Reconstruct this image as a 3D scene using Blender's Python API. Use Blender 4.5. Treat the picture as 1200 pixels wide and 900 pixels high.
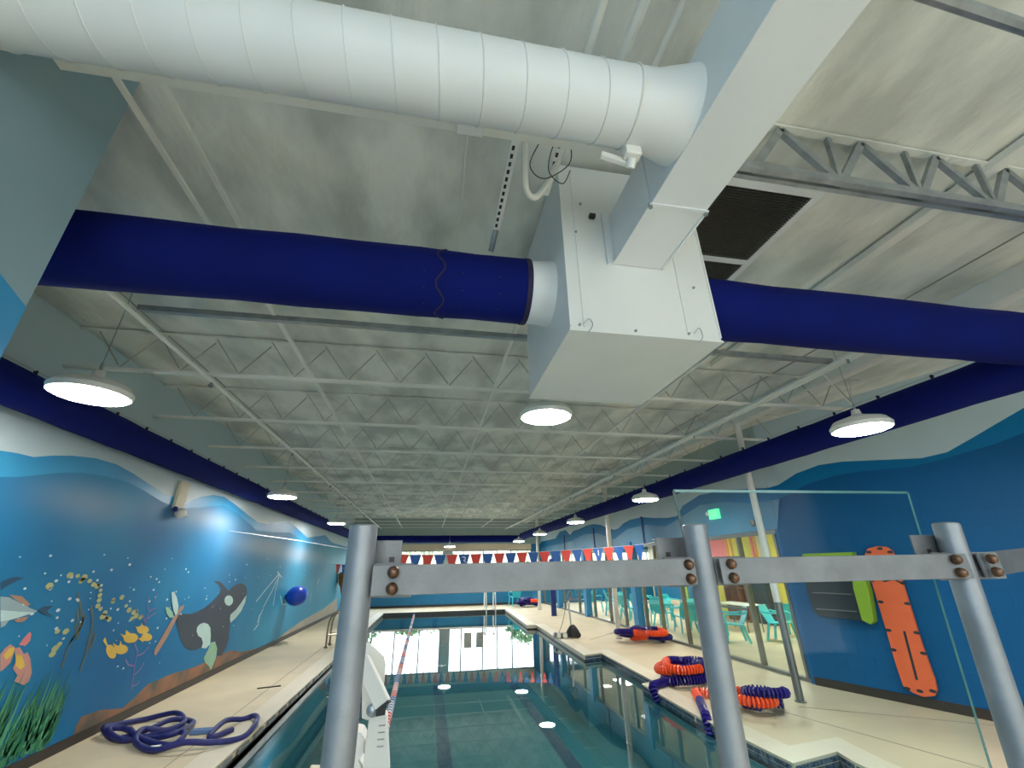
import bpy, bmesh, math, random
from mathutils import Vector, Matrix
random.seed(7)
for o in list(bpy.data.objects): bpy.data.objects.remove(o)
S = bpy.context.scene
COL = S.collection
# ---------------------------------------------------------------- camera
cam = bpy.data.objects.new('camera', bpy.data.cameras.new('camera'))
COL.objects.link(cam); S.camera = cam
cam.data.sensor_width = 36; cam.data.lens = 503 / 1200 * 36; cam.data.clip_start = .05; cam.data.clip_end = 400
yaw, pit, rol = math.radians(10.7), math.radians(23.1), math.radians(-.94)
Fw = Vector((math.sin(yaw) * math.cos(pit), math.cos(yaw) * math.cos(pit), math.sin(pit)))
Rt = Vector((math.cos(yaw), -math.sin(yaw), 0)); Up = Rt.cross(Fw)
r2 = Rt * math.cos(rol) + Up * math.sin(rol); u2 = -Rt * math.sin(rol) + Up * math.cos(rol)
M = Matrix((r2, u2, -Fw)).transposed().to_4x4(); M.translation = (0, 0, 1.9)
cam.matrix_world = M
# ---------------------------------------------------------------- sky, daylight, exposure
w = bpy.data.worlds.new('sky'); S.world = w; w.use_nodes = True
bgn = w.node_tree.nodes['Background']; bgn.inputs[0].default_value = (.86, .94, 1, 1); bgn.inputs[1].default_value = 3.8
S.view_settings.view_transform = 'Standard'; S.view_settings.look = 'None'
S.view_settings.exposure = .72; S.view_settings.gamma = 1
LAMP = 68
def portal(name, loc, rot, sx, sy):
    l = bpy.data.lights.new(name, 'AREA'); l.shape = 'RECTANGLE'; l.size = sx; l.size_y = sy; l.cycles.is_portal = True
    o = bpy.data.objects.new(name, l); o.location = loc; o.rotation_euler = rot; COL.objects.link(o)
portal('daylight_portal', (1.2, 26.5, 1.8), (math.radians(-90), 0, 0), 9.5, 2.1)
portal('daylight_portal', (1.5, -4.0, 2.25), (math.radians(90), 0, 0), 10.3, 3.3)
# ---------------------------------------------------------------- materials
def nd(nt, t, **k):
    n = nt.nodes.new(t)
    for a, b in k.items(): setattr(n, a, b)
    return n
def mat(name, col, rough=.5, metal=0, var=0, scale=3., bump=0, bscale=None, emit=0, col2=None, stretch=None, spec=None, detail=6, lo=.35, hi=.65):
    m = bpy.data.materials.new(name); m.use_nodes = True; nt = m.node_tree; b = nt.nodes['Principled BSDF']
    b.inputs['Base Color'].default_value = (*col, 1); b.inputs['Roughness'].default_value = rough; b.inputs['Metallic'].default_value = metal
    if spec is not None: b.inputs['Specular IOR Level'].default_value = spec
    if emit: b.inputs['Emission Color'].default_value = (*col, 1); b.inputs['Emission Strength'].default_value = emit
    if var or col2 or bump:
        tc = nd(nt, 'ShaderNodeTexCoord'); mp = nd(nt, 'ShaderNodeMapping'); nt.links.new(tc.outputs['Object'], mp.inputs[0])
        if stretch: mp.inputs['Scale'].default_value = stretch
        n = nd(nt, 'ShaderNodeTexNoise'); n.inputs['Scale'].default_value = scale; n.inputs['Detail'].default_value = detail
        nt.links.new(mp.outputs[0], n.inputs[0])
        if var or col2:
            r = nd(nt, 'ShaderNodeValToRGB'); c2 = col2 or tuple(c * (1 - var) for c in col)
            r.color_ramp.elements[0].color = (*c2, 1); r.color_ramp.elements[1].color = (*col, 1)
            r.color_ramp.elements[0].position = lo; r.color_ramp.elements[1].position = hi
            nt.links.new(n.outputs[0], r.inputs[0]); nt.links.new(r.outputs[0], b.inputs['Base Color'])
        if bump:
            n2 = nd(nt, 'ShaderNodeTexNoise'); n2.inputs['Scale'].default_value = bscale or scale * 5; n2.inputs['Detail'].default_value = 5
            nt.links.new(mp.outputs[0], n2.inputs[0])
            bp = nd(nt, 'ShaderNodeBump'); bp.inputs['Strength'].default_value = bump; bp.inputs['Distance'].default_value = .02
            nt.links.new(n2.outputs[0], bp.inputs['Height']); nt.links.new(bp.outputs[0], b.inputs['Normal'])
    return m
def clearmat(name, tint, ior=1.45, rough=0.0, gain=1., bump=0, bsc=1.):
    m = bpy.data.materials.new(name); m.use_nodes = True; nt = m.node_tree
    for n in list(nt.nodes):
        if n.type != 'OUTPUT_MATERIAL': nt.nodes.remove(n)
    out = [n for n in nt.nodes if n.type == 'OUTPUT_MATERIAL'][0]
    t = nd(nt, 'ShaderNodeBsdfTransparent'); t.inputs[0].default_value = (*tint, 1)
    g = nd(nt, 'ShaderNodeBsdfGlossy'); g.inputs['Roughness'].default_value = rough
    lw = nd(nt, 'ShaderNodeLayerWeight'); lw.inputs['Blend'].default_value = .5     # Schlick, the same from both sides of a pane
    pw_ = nd(nt, 'ShaderNodeMath', operation='POWER'); pw_.inputs[1].default_value = 5; nt.links.new(lw.outputs['Facing'], pw_.inputs[0])
    F0 = ((ior - 1) / (ior + 1)) ** 2; f = nd(nt, 'ShaderNodeMath', operation='MULTIPLY_ADD'); f.inputs[1].default_value = 1 - F0; f.inputs[2].default_value = F0; nt.links.new(pw_.outputs[0], f.inputs[0])
    mx = nd(nt, 'ShaderNodeMixShader'); mu = nd(nt, 'ShaderNodeMath', operation='MULTIPLY'); mu.inputs[1].default_value = gain; mu.use_clamp = True
    nt.links.new(f.outputs[0], mu.inputs[0]); nt.links.new(mu.outputs[0], mx.inputs[0])
    nt.links.new(t.outputs[0], mx.inputs[1]); nt.links.new(g.outputs[0], mx.inputs[2]); nt.links.new(mx.outputs[0], out.inputs[0])
    if bump:
        tc = nd(nt, 'ShaderNodeTexCoord'); n2 = nd(nt, 'ShaderNodeTexNoise'); n2.inputs['Scale'].default_value = bsc; n2.inputs['Detail'].default_value = 2
        nt.links.new(tc.outputs['Object'], n2.inputs[0]); bp = nd(nt, 'ShaderNodeBump'); bp.inputs['Strength'].default_value = bump; bp.inputs['Distance'].default_value = .01
        nt.links.new(n2.outputs[0], bp.inputs['Height'])
        for q in (lw, g): nt.links.new(bp.outputs[0], q.inputs['Normal'])
    return m
m_ceil = mat('painted_deck', (.81, .82, .76), .9, var=.2, scale=1.5, bump=.9, bscale=8, col2=(.54, .56, .52), stretch=(1.3, .65, 1), detail=14, lo=.38, hi=.60)
m_joist = mat('painted_steel', (.84, .84, .79), .6, var=.1)
m_galv = mat('galvanized_steel', (.42, .46, .49), .38, .75, var=.25, scale=9)
m_duct = mat('white_duct_paint', (.80, .82, .83), .42, var=.05, scale=2, bump=.03, bscale=14)
m_box = mat('white_plenum_paint', (.80, .81, .79), .5, var=.05, scale=2, bump=.03, bscale=10)
m_fab = mat('royal_blue_fabric', (.003, .009, .135), .85, var=.15, scale=3, bump=.1, bscale=5, spec=.15)
m_fabd = mat('dark_strap', (.02, .015, .05), .8)
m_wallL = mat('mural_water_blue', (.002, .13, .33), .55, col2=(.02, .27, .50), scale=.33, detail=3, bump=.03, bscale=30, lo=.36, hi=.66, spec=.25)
m_wave0 = mat('mural_pale_top', (.50, .62, .66), .5, var=.06, scale=.5)
m_wave1 = mat('mural_wave_mid', (.012, .22, .50), .45, col2=(.04, .33, .58), scale=.6, detail=2)
m_wave2 = mat('mural_wave_deep', (.03, .17, .33), .45, col2=(.05, .28, .48), scale=.5, detail=2)
m_cloud = mat('mural_cloud', (.30, .45, .58), .5, var=.15, scale=1.2, detail=2)
m_pier = mat('pier_pale_blue', (.27, .40, .45), .7, var=.1, scale=.8)
m_rblue = mat('right_wall_blue', (.001, .10, .27), .55, spec=.25, var=.1, scale=.8, bump=.05, bscale=40)
m_rmid = mat('right_wall_mid_blue', (.001, .17, .38), .55, spec=.25, var=.08, scale=.7)
m_strip = mat('pale_green_wall', (.38, .50, .48), .7, var=.08, scale=.8)
m_floor = mat('beige_deck', (.68, .575, .385), .55, var=.08, scale=1.3, bump=.12, bscale=60, col2=(.60, .51, .345))
m_cope = mat('pale_coping', (.72, .65, .49), .45, var=.05, scale=2)
m_base = mat('black_baseboard', (.035, .028, .024), .5)
m_gut = mat('gutter_grey', (.25, .28, .28), .35, var=.3, scale=6)
m_pool = mat('pool_plaster', (.17, .38, .40), .6, var=.1, scale=.6)
m_poolw = mat('pool_side_plaster', (.26, .46, .48), .6, var=.1, scale=.8)
m_lane = mat('lane_tile_navy', (.002, .035, .14), .4)
m_water = clearmat('pool_water', (.44, .70, .72), 1.33, 0, 1.35, .035, 1.1)
m_glass = clearmat('window_glass', (.95, .98, .975), 1.5, 0, .6)
m_panel = clearmat('clear_panel', (.90, .97, .97), 1.5, .0, .2)
m_gedge = mat('glass_edge', (.08, .20, .20), .15, spec=.8)
m_edgedark = mat('dark_glass_edge', (.02, .05, .045), .2)
m_lintel = mat('beige_lintel', (.72, .62, .45), .6)
m_teal = mat('teal_plastic', (.06, .60, .70), .35, var=.04)
m_wains = mat('blue_wainscot', (.004, .17, .36), .4, var=.1)
m_white = mat('white_plastic', (.80, .79, .74), .4, var=.04)
m_whitep = mat('white_pole_paint', (.78, .76, .70), .45, var=.06)
m_alu = mat('anodised_frame', (.20, .21, .21), .35, .6)
m_bluecol = mat('blue_column_paint', (.02, .20, .42), .45)
m_navycol = mat('navy_column_paint', (.006, .02, .14), .45)
m_black = mat('black_plastic', (.015, .015, .017), .45)
m_rail = mat('aluminium_rail', (.18, .19, .195), .45, .45, var=.22, scale=14, bump=.06, bscale=60)
m_post = mat('aluminium_post', (.27, .29, .31), .45, .45, var=.2, scale=10, bump=.05, bscale=50)
m_brass = mat('rusty_bolt', (.20, .11, .07), .4, .8, var=.4, scale=60)
m_orange = mat('orange_board', (.85, .15, .05), .45, var=.08, scale=8)
m_ofl = mat('orange_float', (.88, .10, .025), .3); m_nfl = mat('navy_float', (.018, .012, .17), .25)
m_red = mat('red_pennant', (.80, .07, .05), .6); m_bpen = mat('blue_pennant', (.02, .12, .42), .6); m_print = mat('white_print', (.75, .8, .85), .6)
m_hose = mat('navy_hose', (.015, .02, .17), .45, var=.3, scale=30, bump=.3, bscale=120)
m_lime = mat('lime_board', (.25, .42, .03), .45)
m_dark = mat('dark_slate', (.02, .03, .04), .5)
m_chrome = mat('handrail_steel', (.30, .24, .17), .3, .9)
m_yellow = mat('yellow_wall', (.85, .68, .10), .6); m_pink = mat('pink_stripe', (.85, .20, .22), .6); m_ostr = mat('orange_stripe', (.85, .30, .05), .6)
m_wood = mat('warm_wood', (.42, .17, .07), .5, var=.25, scale=4, stretch=(1, 1, 6))
m_cream = mat('cream_room_wall', (.72, .66, .50), .7)
m_green = mat('exit_green', (.10, .65, .30), .4, emit=.8)
m_ball = mat('blue_ball', (.008, .06, .50), .35)
m_leaf = mat('shrub_leaves', (.10, .22, .06), .7, var=.5, scale=4)
m_bark = mat('bark', (.16, .12, .09), .8)
m_conc = mat('outdoor_concrete', (.60, .60, .56), .8, var=.1)
m_lens = mat('lamp_lens', (1, .97, .93), .4, emit=LAMP)
def haze(m, blobs, grad=None):          # soft mural patches, partly lamp reflections painted into the colour, fixed in wall coordinates (y, z)
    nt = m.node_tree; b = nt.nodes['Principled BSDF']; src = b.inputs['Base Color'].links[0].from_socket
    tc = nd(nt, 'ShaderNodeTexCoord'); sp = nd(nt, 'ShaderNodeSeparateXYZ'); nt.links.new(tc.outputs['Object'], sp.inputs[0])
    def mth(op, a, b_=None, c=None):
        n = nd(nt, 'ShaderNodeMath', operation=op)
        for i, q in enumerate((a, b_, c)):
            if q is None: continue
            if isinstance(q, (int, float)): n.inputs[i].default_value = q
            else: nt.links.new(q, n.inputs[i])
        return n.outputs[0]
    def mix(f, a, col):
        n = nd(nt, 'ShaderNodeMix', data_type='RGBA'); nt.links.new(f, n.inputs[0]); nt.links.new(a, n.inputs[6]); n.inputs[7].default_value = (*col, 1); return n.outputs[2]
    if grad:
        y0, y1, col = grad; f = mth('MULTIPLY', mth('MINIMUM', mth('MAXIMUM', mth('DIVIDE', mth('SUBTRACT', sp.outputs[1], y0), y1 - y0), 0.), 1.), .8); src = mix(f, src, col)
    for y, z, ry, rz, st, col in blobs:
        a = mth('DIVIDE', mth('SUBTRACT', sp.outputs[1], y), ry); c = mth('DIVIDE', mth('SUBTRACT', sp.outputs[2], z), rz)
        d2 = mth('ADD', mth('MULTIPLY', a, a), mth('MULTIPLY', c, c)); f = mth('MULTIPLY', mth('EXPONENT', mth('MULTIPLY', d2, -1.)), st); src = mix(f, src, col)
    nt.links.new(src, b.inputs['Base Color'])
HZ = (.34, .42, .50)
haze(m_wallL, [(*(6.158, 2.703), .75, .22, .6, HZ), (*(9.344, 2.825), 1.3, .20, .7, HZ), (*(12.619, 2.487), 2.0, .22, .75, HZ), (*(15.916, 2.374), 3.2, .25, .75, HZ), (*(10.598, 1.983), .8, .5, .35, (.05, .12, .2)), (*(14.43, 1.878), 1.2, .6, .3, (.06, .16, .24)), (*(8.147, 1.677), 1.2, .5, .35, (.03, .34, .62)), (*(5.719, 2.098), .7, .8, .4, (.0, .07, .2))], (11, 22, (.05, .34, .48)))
def P_(c, r=.55): return mat('mural_paint', c, r, var=.12, scale=3)
p_black = P_((.035, .05, .075)); p_pale = P_((.50, .70, .68)); p_brn = P_((.42, .25, .17)); p_sand = mat('mural_paint', (.33, .15, .08), .6, col2=(.09, .09, .07), scale=2.2)
p_yel = P_((.78, .52, .08)); p_pink = P_((.58, .28, .24)); p_coral = P_((.20, .17, .40)); p_grn = P_((.02, .20, .09)); p_grn2 = P_((.08, .36, .18))
p_grey = P_((.30, .42, .46)); p_olive = P_((.10, .14, .10)); p_wht = P_((.62, .75, .78)); p_deep = P_((.01, .07, .14)); p_mint = P_((.30, .55, .38)); p_rose = P_((.72, .22, .22)); p_tan = P_((.38, .34, .26))
# ---------------------------------------------------------------- mesh helpers
class MB:
    def __init__(s): s.v = []; s.f = []
    def add(s, v, f):
        n = len(s.v); s.v += [tuple(p) for p in v]; s.f += [tuple(i + n for i in q) for q in f]; return s
    def box(s, a, b, T=None):
        v = [(x, y, z) for x in (a[0], b[0]) for y in (a[1], b[1]) for z in (a[2], b[2])]
        if T: v = [T @ Vector(p) for p in v]
        return s.add(v, [(0, 1, 3, 2), (4, 6, 7, 5), (0, 4, 5, 1), (2, 3, 7, 6), (0, 2, 6, 4), (1, 5, 7, 3)])
    def bar(s, a, b, wd, ht, up=(0, 0, 1)):
        a, b = Vector(a), Vector(b); d = (b - a).normalized(); u = Vector(up)
        if abs(d.dot(u)) > .99: u = Vector((1, 0, 0))
        x = d.cross(u).normalized() * wd / 2; y = x.cross(d).normalized() * ht / 2
        v = [p + sx * x + sy * y for p in (a, b) for sx, sy in ((-1, -1), (1, -1), (1, 1), (-1, 1))]
        return s.add(v, [(3, 2, 1, 0), (4, 5, 6, 7), (0, 1, 5, 4), (1, 2, 6, 5), (2, 3, 7, 6), (3, 0, 4, 7)])
    def tube(s, pts, r, n=10, closed=False):
        pts = [Vector(p) for p in pts]; N = len(pts); rr = r if isinstance(r, (list, tuple)) else [r] * N
        rings = []; px = None
        for i, p in enumerate(pts):
            if closed: d = pts[(i + 1) % N] - pts[i - 1]
            else: d = pts[min(i + 1, N - 1)] - pts[max(i - 1, 0)]
            d.normalize()
            if px is None:
                u = Vector((0, 0, 1)) if abs(d.z) < .9 else Vector((1, 0, 0)); px = d.cross(u).normalized()
            else: px = (px - d * px.dot(d)).normalized()
            y = d.cross(px)
            rings.append([p + rr[i] * (math.cos(t) * px + math.sin(t) * y) for t in (2 * math.pi * k / n for k in range(n))])
        v = [q for r_ in rings for q in r_]; f = []
        for i in range(N if closed else N - 1):
            for k in range(n):
                a = i * n + k; b = i * n + (k + 1) % n; c = ((i + 1) % N) * n + (k + 1) % n; e = ((i + 1) % N) * n + k; f.append((a, b, c, e))
        if not closed: f += [tuple(range(n))[::-1], tuple((N - 1) * n + k for k in range(n))]
        return s.add(v, f)
    def lathe(s, prof, c=(0, 0, 0), n=24, T=None):
        v = []
        for r, z in prof: v += [Vector((r * math.cos(2 * math.pi * k / n), r * math.sin(2 * math.pi * k / n), z)) for k in range(n)]
        T = T or Matrix.Identity(4); v = [T @ p + Vector(c) for p in v]; m = len(prof)
        f = [(i * n + k, i * n + (k + 1) % n, (i + 1) * n + (k + 1) % n, (i + 1) * n + k) for i in range(m - 1) for k in range(n)]
        f += [tuple(range(n))[::-1], tuple((m - 1) * n + k for k in range(n))]
        return s.add(v, f)
    def prism(s, pts, z0, z1):        # plan polygon (x,y) extruded z0..z1
        n = len(pts); return s.add([(x, y, z0) for x, y in pts] + [(x, y, z1) for x, y in pts],
            [tuple(range(n))[::-1], tuple(range(n, 2 * n))] + [(i, (i + 1) % n, n + (i + 1) % n, n + i) for i in range(n)])
    def slab(s, pts, off):            # 3-D polygon thickened by vector off
        n = len(pts); o = Vector(off); return s.add([Vector(p) for p in pts] + [Vector(p) + o for p in pts],
            [tuple(range(n))[::-1], tuple(range(n, 2 * n))] + [(i, (i + 1) % n, n + (i + 1) % n, n + i) for i in range(n)])
    def build(s, name, m, parent=None, smooth=False, bevel=0):
        me = bpy.data.meshes.new(name); me.from_pydata(s.v, [], s.f); bm = bmesh.new(); bm.from_mesh(me)
        bmesh.ops.recalc_face_normals(bm, faces=bm.faces)
        big = [f for f in bm.faces if len(f.verts) > 4]
        if big: bmesh.ops.triangulate(bm, faces=big)
        if bevel: bmesh.ops.bevel(bm, geom=[e for e in bm.edges if e.calc_face_angle(0) > .6], offset=bevel, segments=2, affect='EDGES', profile=.5)
        if smooth:
            for f in bm.faces: f.smooth = True
            for e in bm.edges:
                if e.calc_face_angle(0) > .7: e.smooth = False
        bm.to_mesh(me); bm.free(); me.materials.append(m)
        o = bpy.data.objects.new(name, me); COL.objects.link(o)
        if parent: o.parent = parent; o.matrix_parent_inverse = parent.matrix_world.inverted()
        return o
def tag(o, label=None, cat=None, group=None, kind=None):
    if label: o['label'] = label
    if cat: o['category'] = cat
    if group: o['group'] = group
    if kind: o['kind'] = kind
    return o
def thing(name, label, cat, loc=(0, 0, 0), group=None, rz=0):
    o = bpy.data.objects.new(name, None); COL.objects.link(o); o.location = loc; o.rotation_euler = (0, 0, rz)
    o.matrix_world = Matrix.Translation(loc) @ Matrix.Rotation(rz, 4, 'Z'); o.empty_display_size = .1
    return tag(o, label, cat, group)
def struct(name, mb, m, parent=None, **k):
    o = mb.build(name, m, parent, **k)
    if not parent: o['kind'] = 'structure'
    return o
def dup(root, loc, rz, label, group=None):
    r = root.copy(); COL.objects.link(r); r.location = loc; r.rotation_euler = (0, 0, rz); r['label'] = label
    if group: r['group'] = group
    for ch in list(root.children):
        c = ch.copy(); COL.objects.link(c); c.parent = r
        for g in ch.children:
            d = g.copy(); COL.objects.link(d); d.parent = c
    return r
def txt(name, body, size, m, Mw, parent=None, ext=.001):
    cu = bpy.data.curves.new(name, 'FONT'); cu.body = body; cu.size = size; cu.align_x = 'CENTER'; cu.align_y = 'CENTER'; cu.extrude = ext
    t = bpy.data.objects.new(name, cu); me = bpy.data.meshes.new_from_object(t); bpy.data.objects.remove(t)
    me.materials.clear(); me.materials.append(m)
    o = bpy.data.objects.new(name, me); COL.objects.link(o)
    if parent: o.parent = parent; o.matrix_parent_inverse = parent.matrix_world.inverted()
    o.matrix_basis = Mw; return o
def arc(c, r, a0, a1, n, ax='xy'):
    out = []
    for i in range(n + 1):
        t = math.radians(a0 + (a1 - a0) * i / n); p = [r * math.cos(t), r * math.sin(t)]
        out.append({'xy': (c[0] + p[0], c[1] + p[1], c[2]), 'xz': (c[0] + p[0], c[1], c[2] + p[1]), 'yz': (c[0], c[1] + p[0], c[2] + p[1])}[ax])
    return out
def spline(pts, n=8, closed=False):
    pts = [Vector(p) for p in pts]; N = len(pts); out = []
    for i in range(N if closed else N - 1):
        g = (lambda j: pts[j % N]) if closed else (lambda j: pts[max(0, min(N - 1, j))])
        a, b, c, d = g(i - 1), g(i), g(i + 1), g(i + 2)
        for k in range(n):
            t = k / n; out.append(.5 * ((2 * b) + (-a + c) * t + (2 * a - 5 * b + 4 * c - d) * t * t + (-a + 3 * b - 3 * c + d) * t ** 3))
    if not closed: out.append(pts[-1])
    return out
ORD = ['first', 'second', 'third', 'fourth', 'fifth', 'sixth', 'seventh', 'eighth', 'ninth', 'tenth', 'eleventh', 'twelfth', 'thirteenth', 'fourteenth', 'fifteenth', 'sixteenth', 'seventeenth', 'eighteenth', 'nineteenth', 'twentieth']
# ================================================================ SETTING
XL, XR, YF, ZC = -4.1, 6.55, 26.3, 4.55
A0 = (6.55, 7.57); B0 = (8.7, .9)                     # angled near right wall
# --- pool outline and deck
edge = [(-2.1, 6.1), (-2.0, 12.7), (-1.9, 23.4), (3.9, 23.4), (3.6, 16.85), (3.93, 16.85), (3.70, 11.1), (4.17, 11.25), (4.08, 8.42), (3.80, 8.3), (3.74, 6.6), (3.83, 5.0), (4.52, 5.15), (4.45, 4.85), (4.45, 1.7)]
near = [(-.30, 1.7), (-.30, 5.85), (-1.05, 6.0), (-1.05, 1.7), (-2.1, 1.7)]
pool = edge + near
deck = MB()
deck.prism([(XL - .2, 1.7), (-2.1, 1.7)] + edge[:3] + [(-1.9, YF + .2), (XL - .2, YF + .2)], -1.5, 0)
deck.prism([(-1.9, 23.4), (3.9, 23.4), (3.9, YF + .2), (-1.9, YF + .2)], -1.5, 0)
deck.prism(edge[3:] + [(9.2, 1.7), (9.2, -4.2)][:1] + [(A0[0] + .4, A0[1] + .5), (13.5, 8.1), (13.5, YF + .2), (3.9, YF + .2)], -1.5, 0)
deck.prism([(XL - .2, -4.2), (9.6, -4.2), (9.6, 1.7), (XL - .2, 1.7)], -1.5, 0)
deck.prism([(-1.05, 1.7), (-.30, 1.7), (-.30, 5.85), (-1.05, 6.0)], -1.5, 0)
floor = struct('floor', deck, m_floor)
struct('pool_bottom', MB().box((-2.3, 1.5, -1.6), (4.8, 23.6, -1.35)), m_pool)
def inset(path, d, closed=False):
    out = []; N = len(path)
    for i in range(N):
        a = Vector(path[i - 1] if (i or closed) else path[0]); b = Vector(path[i]); c = Vector(path[(i + 1) % N] if (i < N - 1 or closed) else path[-1])
        n = Vector((0, 0))
        ns = []
        for p, q in ((a, b), (b, c)):
            if (q - p).length > 1e-6: e = (q - p).normalized(); ns.append(Vector((e.y, -e.x)))
        n = sum(ns, Vector((0, 0))) / len(ns)
        n = n / max(n.length_squared, .35); out.append((b.x + n.x * d, b.y + n.y * d))
    return out
def ribbon(mb, path, d0, d1, z0, z1, closed=True):
    p0, p1 = inset(path, d0, closed), inset(path, d1, closed); N = len(path)
    for i in range(N if closed else N - 1):
        j = (i + 1) % N; q = [p0[i], p0[j], p1[j], p1[i]]
        mb.prism(q, z0, z1)
    return mb
# path runs clockwise seen from above: normal (e.y,-e.x) points into the pool
struct('trim_1', ribbon(MB(), pool, -.30, .03, .0, .012), m_cope)                  # pale coping
struct('trim_2', ribbon(MB(), pool, 0, .012, -.09, -.005), m_cope)
struct('trim_3', ribbon(MB(), pool, 0, .02, -.16, -.085), m_base)
struct('pool_side', ribbon(MB(), pool, -.01, .015, -1.36, -.16), m_poolw)
tb = MB()
for i in range(len(pool)):                       # mosaic band under the coping, nearest stretches tile by tile
    a = Vector(pool[i]); b = Vector(pool[(i + 1) % len(pool)]); L = (b - a).length
    if a.x > 3.5 and b.x > 3.5 and max(a.y, b.y) < 12 and min(a.y, b.y) > 1:
        e = (b - a).normalized(); n = Vector((e.y, -e.x)); k = 0
        while (k + 1) * .055 < L:
            for r in range(2):
                c = a + e * (.0275 + k * .055) + n * .022; z = -.045 - r * .052
                mb = tb; T = Matrix.Translation((c.x, c.y, z)) @ Matrix(((e.x, n.x, 0, 0), (e.y, n.y, 0, 0), (0, 0, 1, 0), (0, 0, 0, 1)))
                mb.box((-.023, -.006, -.021), (.023, .005, .021), T)
            k += 1
o = tb.build('mosaic_tiles', mat('navy_mosaic', (.02, .05, .10), .2, col2=(.08, .14, .18), scale=18, lo=.45, hi=.55), None); tag(o, 'band of small navy mosaic tiles under the right pool coping', 'tile band', kind='stuff')
# gutter on the left edge
g = MB()
for k in range(34):
    y = 6.3 + k * .5; x = -2.1 + (y - 6.1) * .2 / 17.3
    g.box((x + .03, y, -.07), (x + .05, y + .32, -.02))
struct('trim_4', g, m_gut)
struct('trim_5', MB().box((-2.05, 6.1, -.115), (-2.0 + .1, 23.2, -.10)).box((-2.05, 6.1, -.3), (-1.98, 23.2, -.1)), m_gut)
# lane lines on the pool floor
ll = struct('pool_lane_marking', MB().box((.39, 2.2, -1.35), (.65, 22.2, -1.342)).box((.02, 22.2, -1.35), (1.02, 22.45, -1.342)), m_lane)
struct('pool_lane_marking', MB().box((2.62, 2.2, -1.35), (2.88, 22.2, -1.342)).box((2.25, 22.2, -1.35), (3.25, 22.45, -1.342)), m_lane)
struct('pool_lane_marking', MB().box((-1.55, 2.2, -1.35), (-1.30, 22.2, -1.342)), m_lane)
struct('pool_end_target', MB().box((.40, 23.37, -1.2), (.62, 23.385, -.3)).box((2.62, 23.37, -1.2), (2.84, 23.385, -.3)).box((-1.1, 23.37, -1.2), (-.88, 23.385, -.3)), m_lane)
wt = MB(); wt.add([(x, y, -.12) for x, y in pool], [tuple(range(len(pool)))])
tag(wt.build('pool_water', m_water), 'still teal pool water reflecting lamps and windows', 'water', kind='stuff')
# deck expansion joints
struct('trim_6', MB().box((-2.62, 6, .0), (-2.61, 23, .003)).bar((4.95, 6.5, .001), (5.9, 3.2, .001), .012, .006).bar((5.35, 6.6, .001), (7.6, 5.0, .001), .012, .006).bar((4.6, 13.2, .001), (5.8, 14.4, .001), .012, .006), mat('joint_grey', (.30, .27, .21), .8))
txt('depth_marking', 'NO DIVING', .16, m_white, Matrix.Translation((1.2, 23.37, -.045)) @ Matrix.Rotation(math.radians(90), 4, 'X'), floor)
struct('trim_7', MB().box((-1.88, 23.36, -.115), (3.88, 23.39, -.005)), mat('dark_end_tile', (.05, .06, .06), .3))
# --- walls
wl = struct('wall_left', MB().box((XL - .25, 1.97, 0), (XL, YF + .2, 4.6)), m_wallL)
pier = struct('wall_left_near', MB().box((XL - .25, -4.2, 0), (-1.81, 1.97, 4.6)), m_pier)
struct('baseboard_left', MB().box((XL, 1.97, 0), (XL + .02, YF, .11)), m_base)
wb = struct('wall_back', MB().box((XL - .2, -4.3, 0), (-3.6, -4.1, 4.6)).box((-3.9, -4.3, 0), (6.8, -4.1, .6)).box((-3.9, -4.3, 3.9), (6.8, -4.1, 4.6)).box((6.7, -4.3, 0), (9.8, -4.1, 4.6)), m_strip)
struct('wall_right_strip', MB().box((XR, 7.57, 2.5), (XR + .2, YF, 4.6)), m_rmid)
d = Vector((B0[0] - A0[0], B0[1] - A0[1])); Lw = d.length; e = d / Lw; nrm = Vector((-e.y, e.x)) * 1.0   # e.y<0
if nrm.x < 0: nrm = -nrm                               # outward (away from pool)
TW = Matrix(((e.x, nrm.x, 0, A0[0]), (e.y, nrm.y, 0, A0[1]), (0, 0, 1, 0), (0, 0, 0, 1)))   # local: x along wall toward camera, y outward, z up
wr = struct('wall_right', MB().box((0, .003, 0), (Lw, .25, 4.6), TW).box((XR, 7.57, 0), (XR + .2, 7.66, 2.6)), m_rblue)
struct('wall_right_near', MB().box((8.7, -4.2, 0), (8.95, .9, 4.6)), m_rblue)
struct('baseboard_right', MB().box((0, -.012, 0), (Lw, .015, .12), TW), m_base)
bk = MB().box((.0012, 0, .0012), (.3988, .02, .1988)); bm0 = None
for r in range(12):
    z = .12 + r * .2; x = -(r % 2) * .2; 
    while x < Lw - .1:
        x0 = max(x, 0); x1 = min(x + .4, Lw)
        if bm0 is None and x0 == x and x1 == x + .4:
            bm0 = bk.build('block', m_rblue, wr, bevel=.0012); b_ = bm0
        elif x0 == x and x1 == x + .4: b_ = bm0.copy(); COL.objects.link(b_)
        else: b_ = MB().box((.0012, 0, .0012), (x1 - x0 - .0012, .02, .1988)).build('block', m_rblue, wr)
        b_.matrix_parent_inverse = Matrix.Identity(4); b_.parent = wr
        b_.matrix_basis = TW @ Matrix.Translation((x0, 0, z)); x += .4
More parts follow.
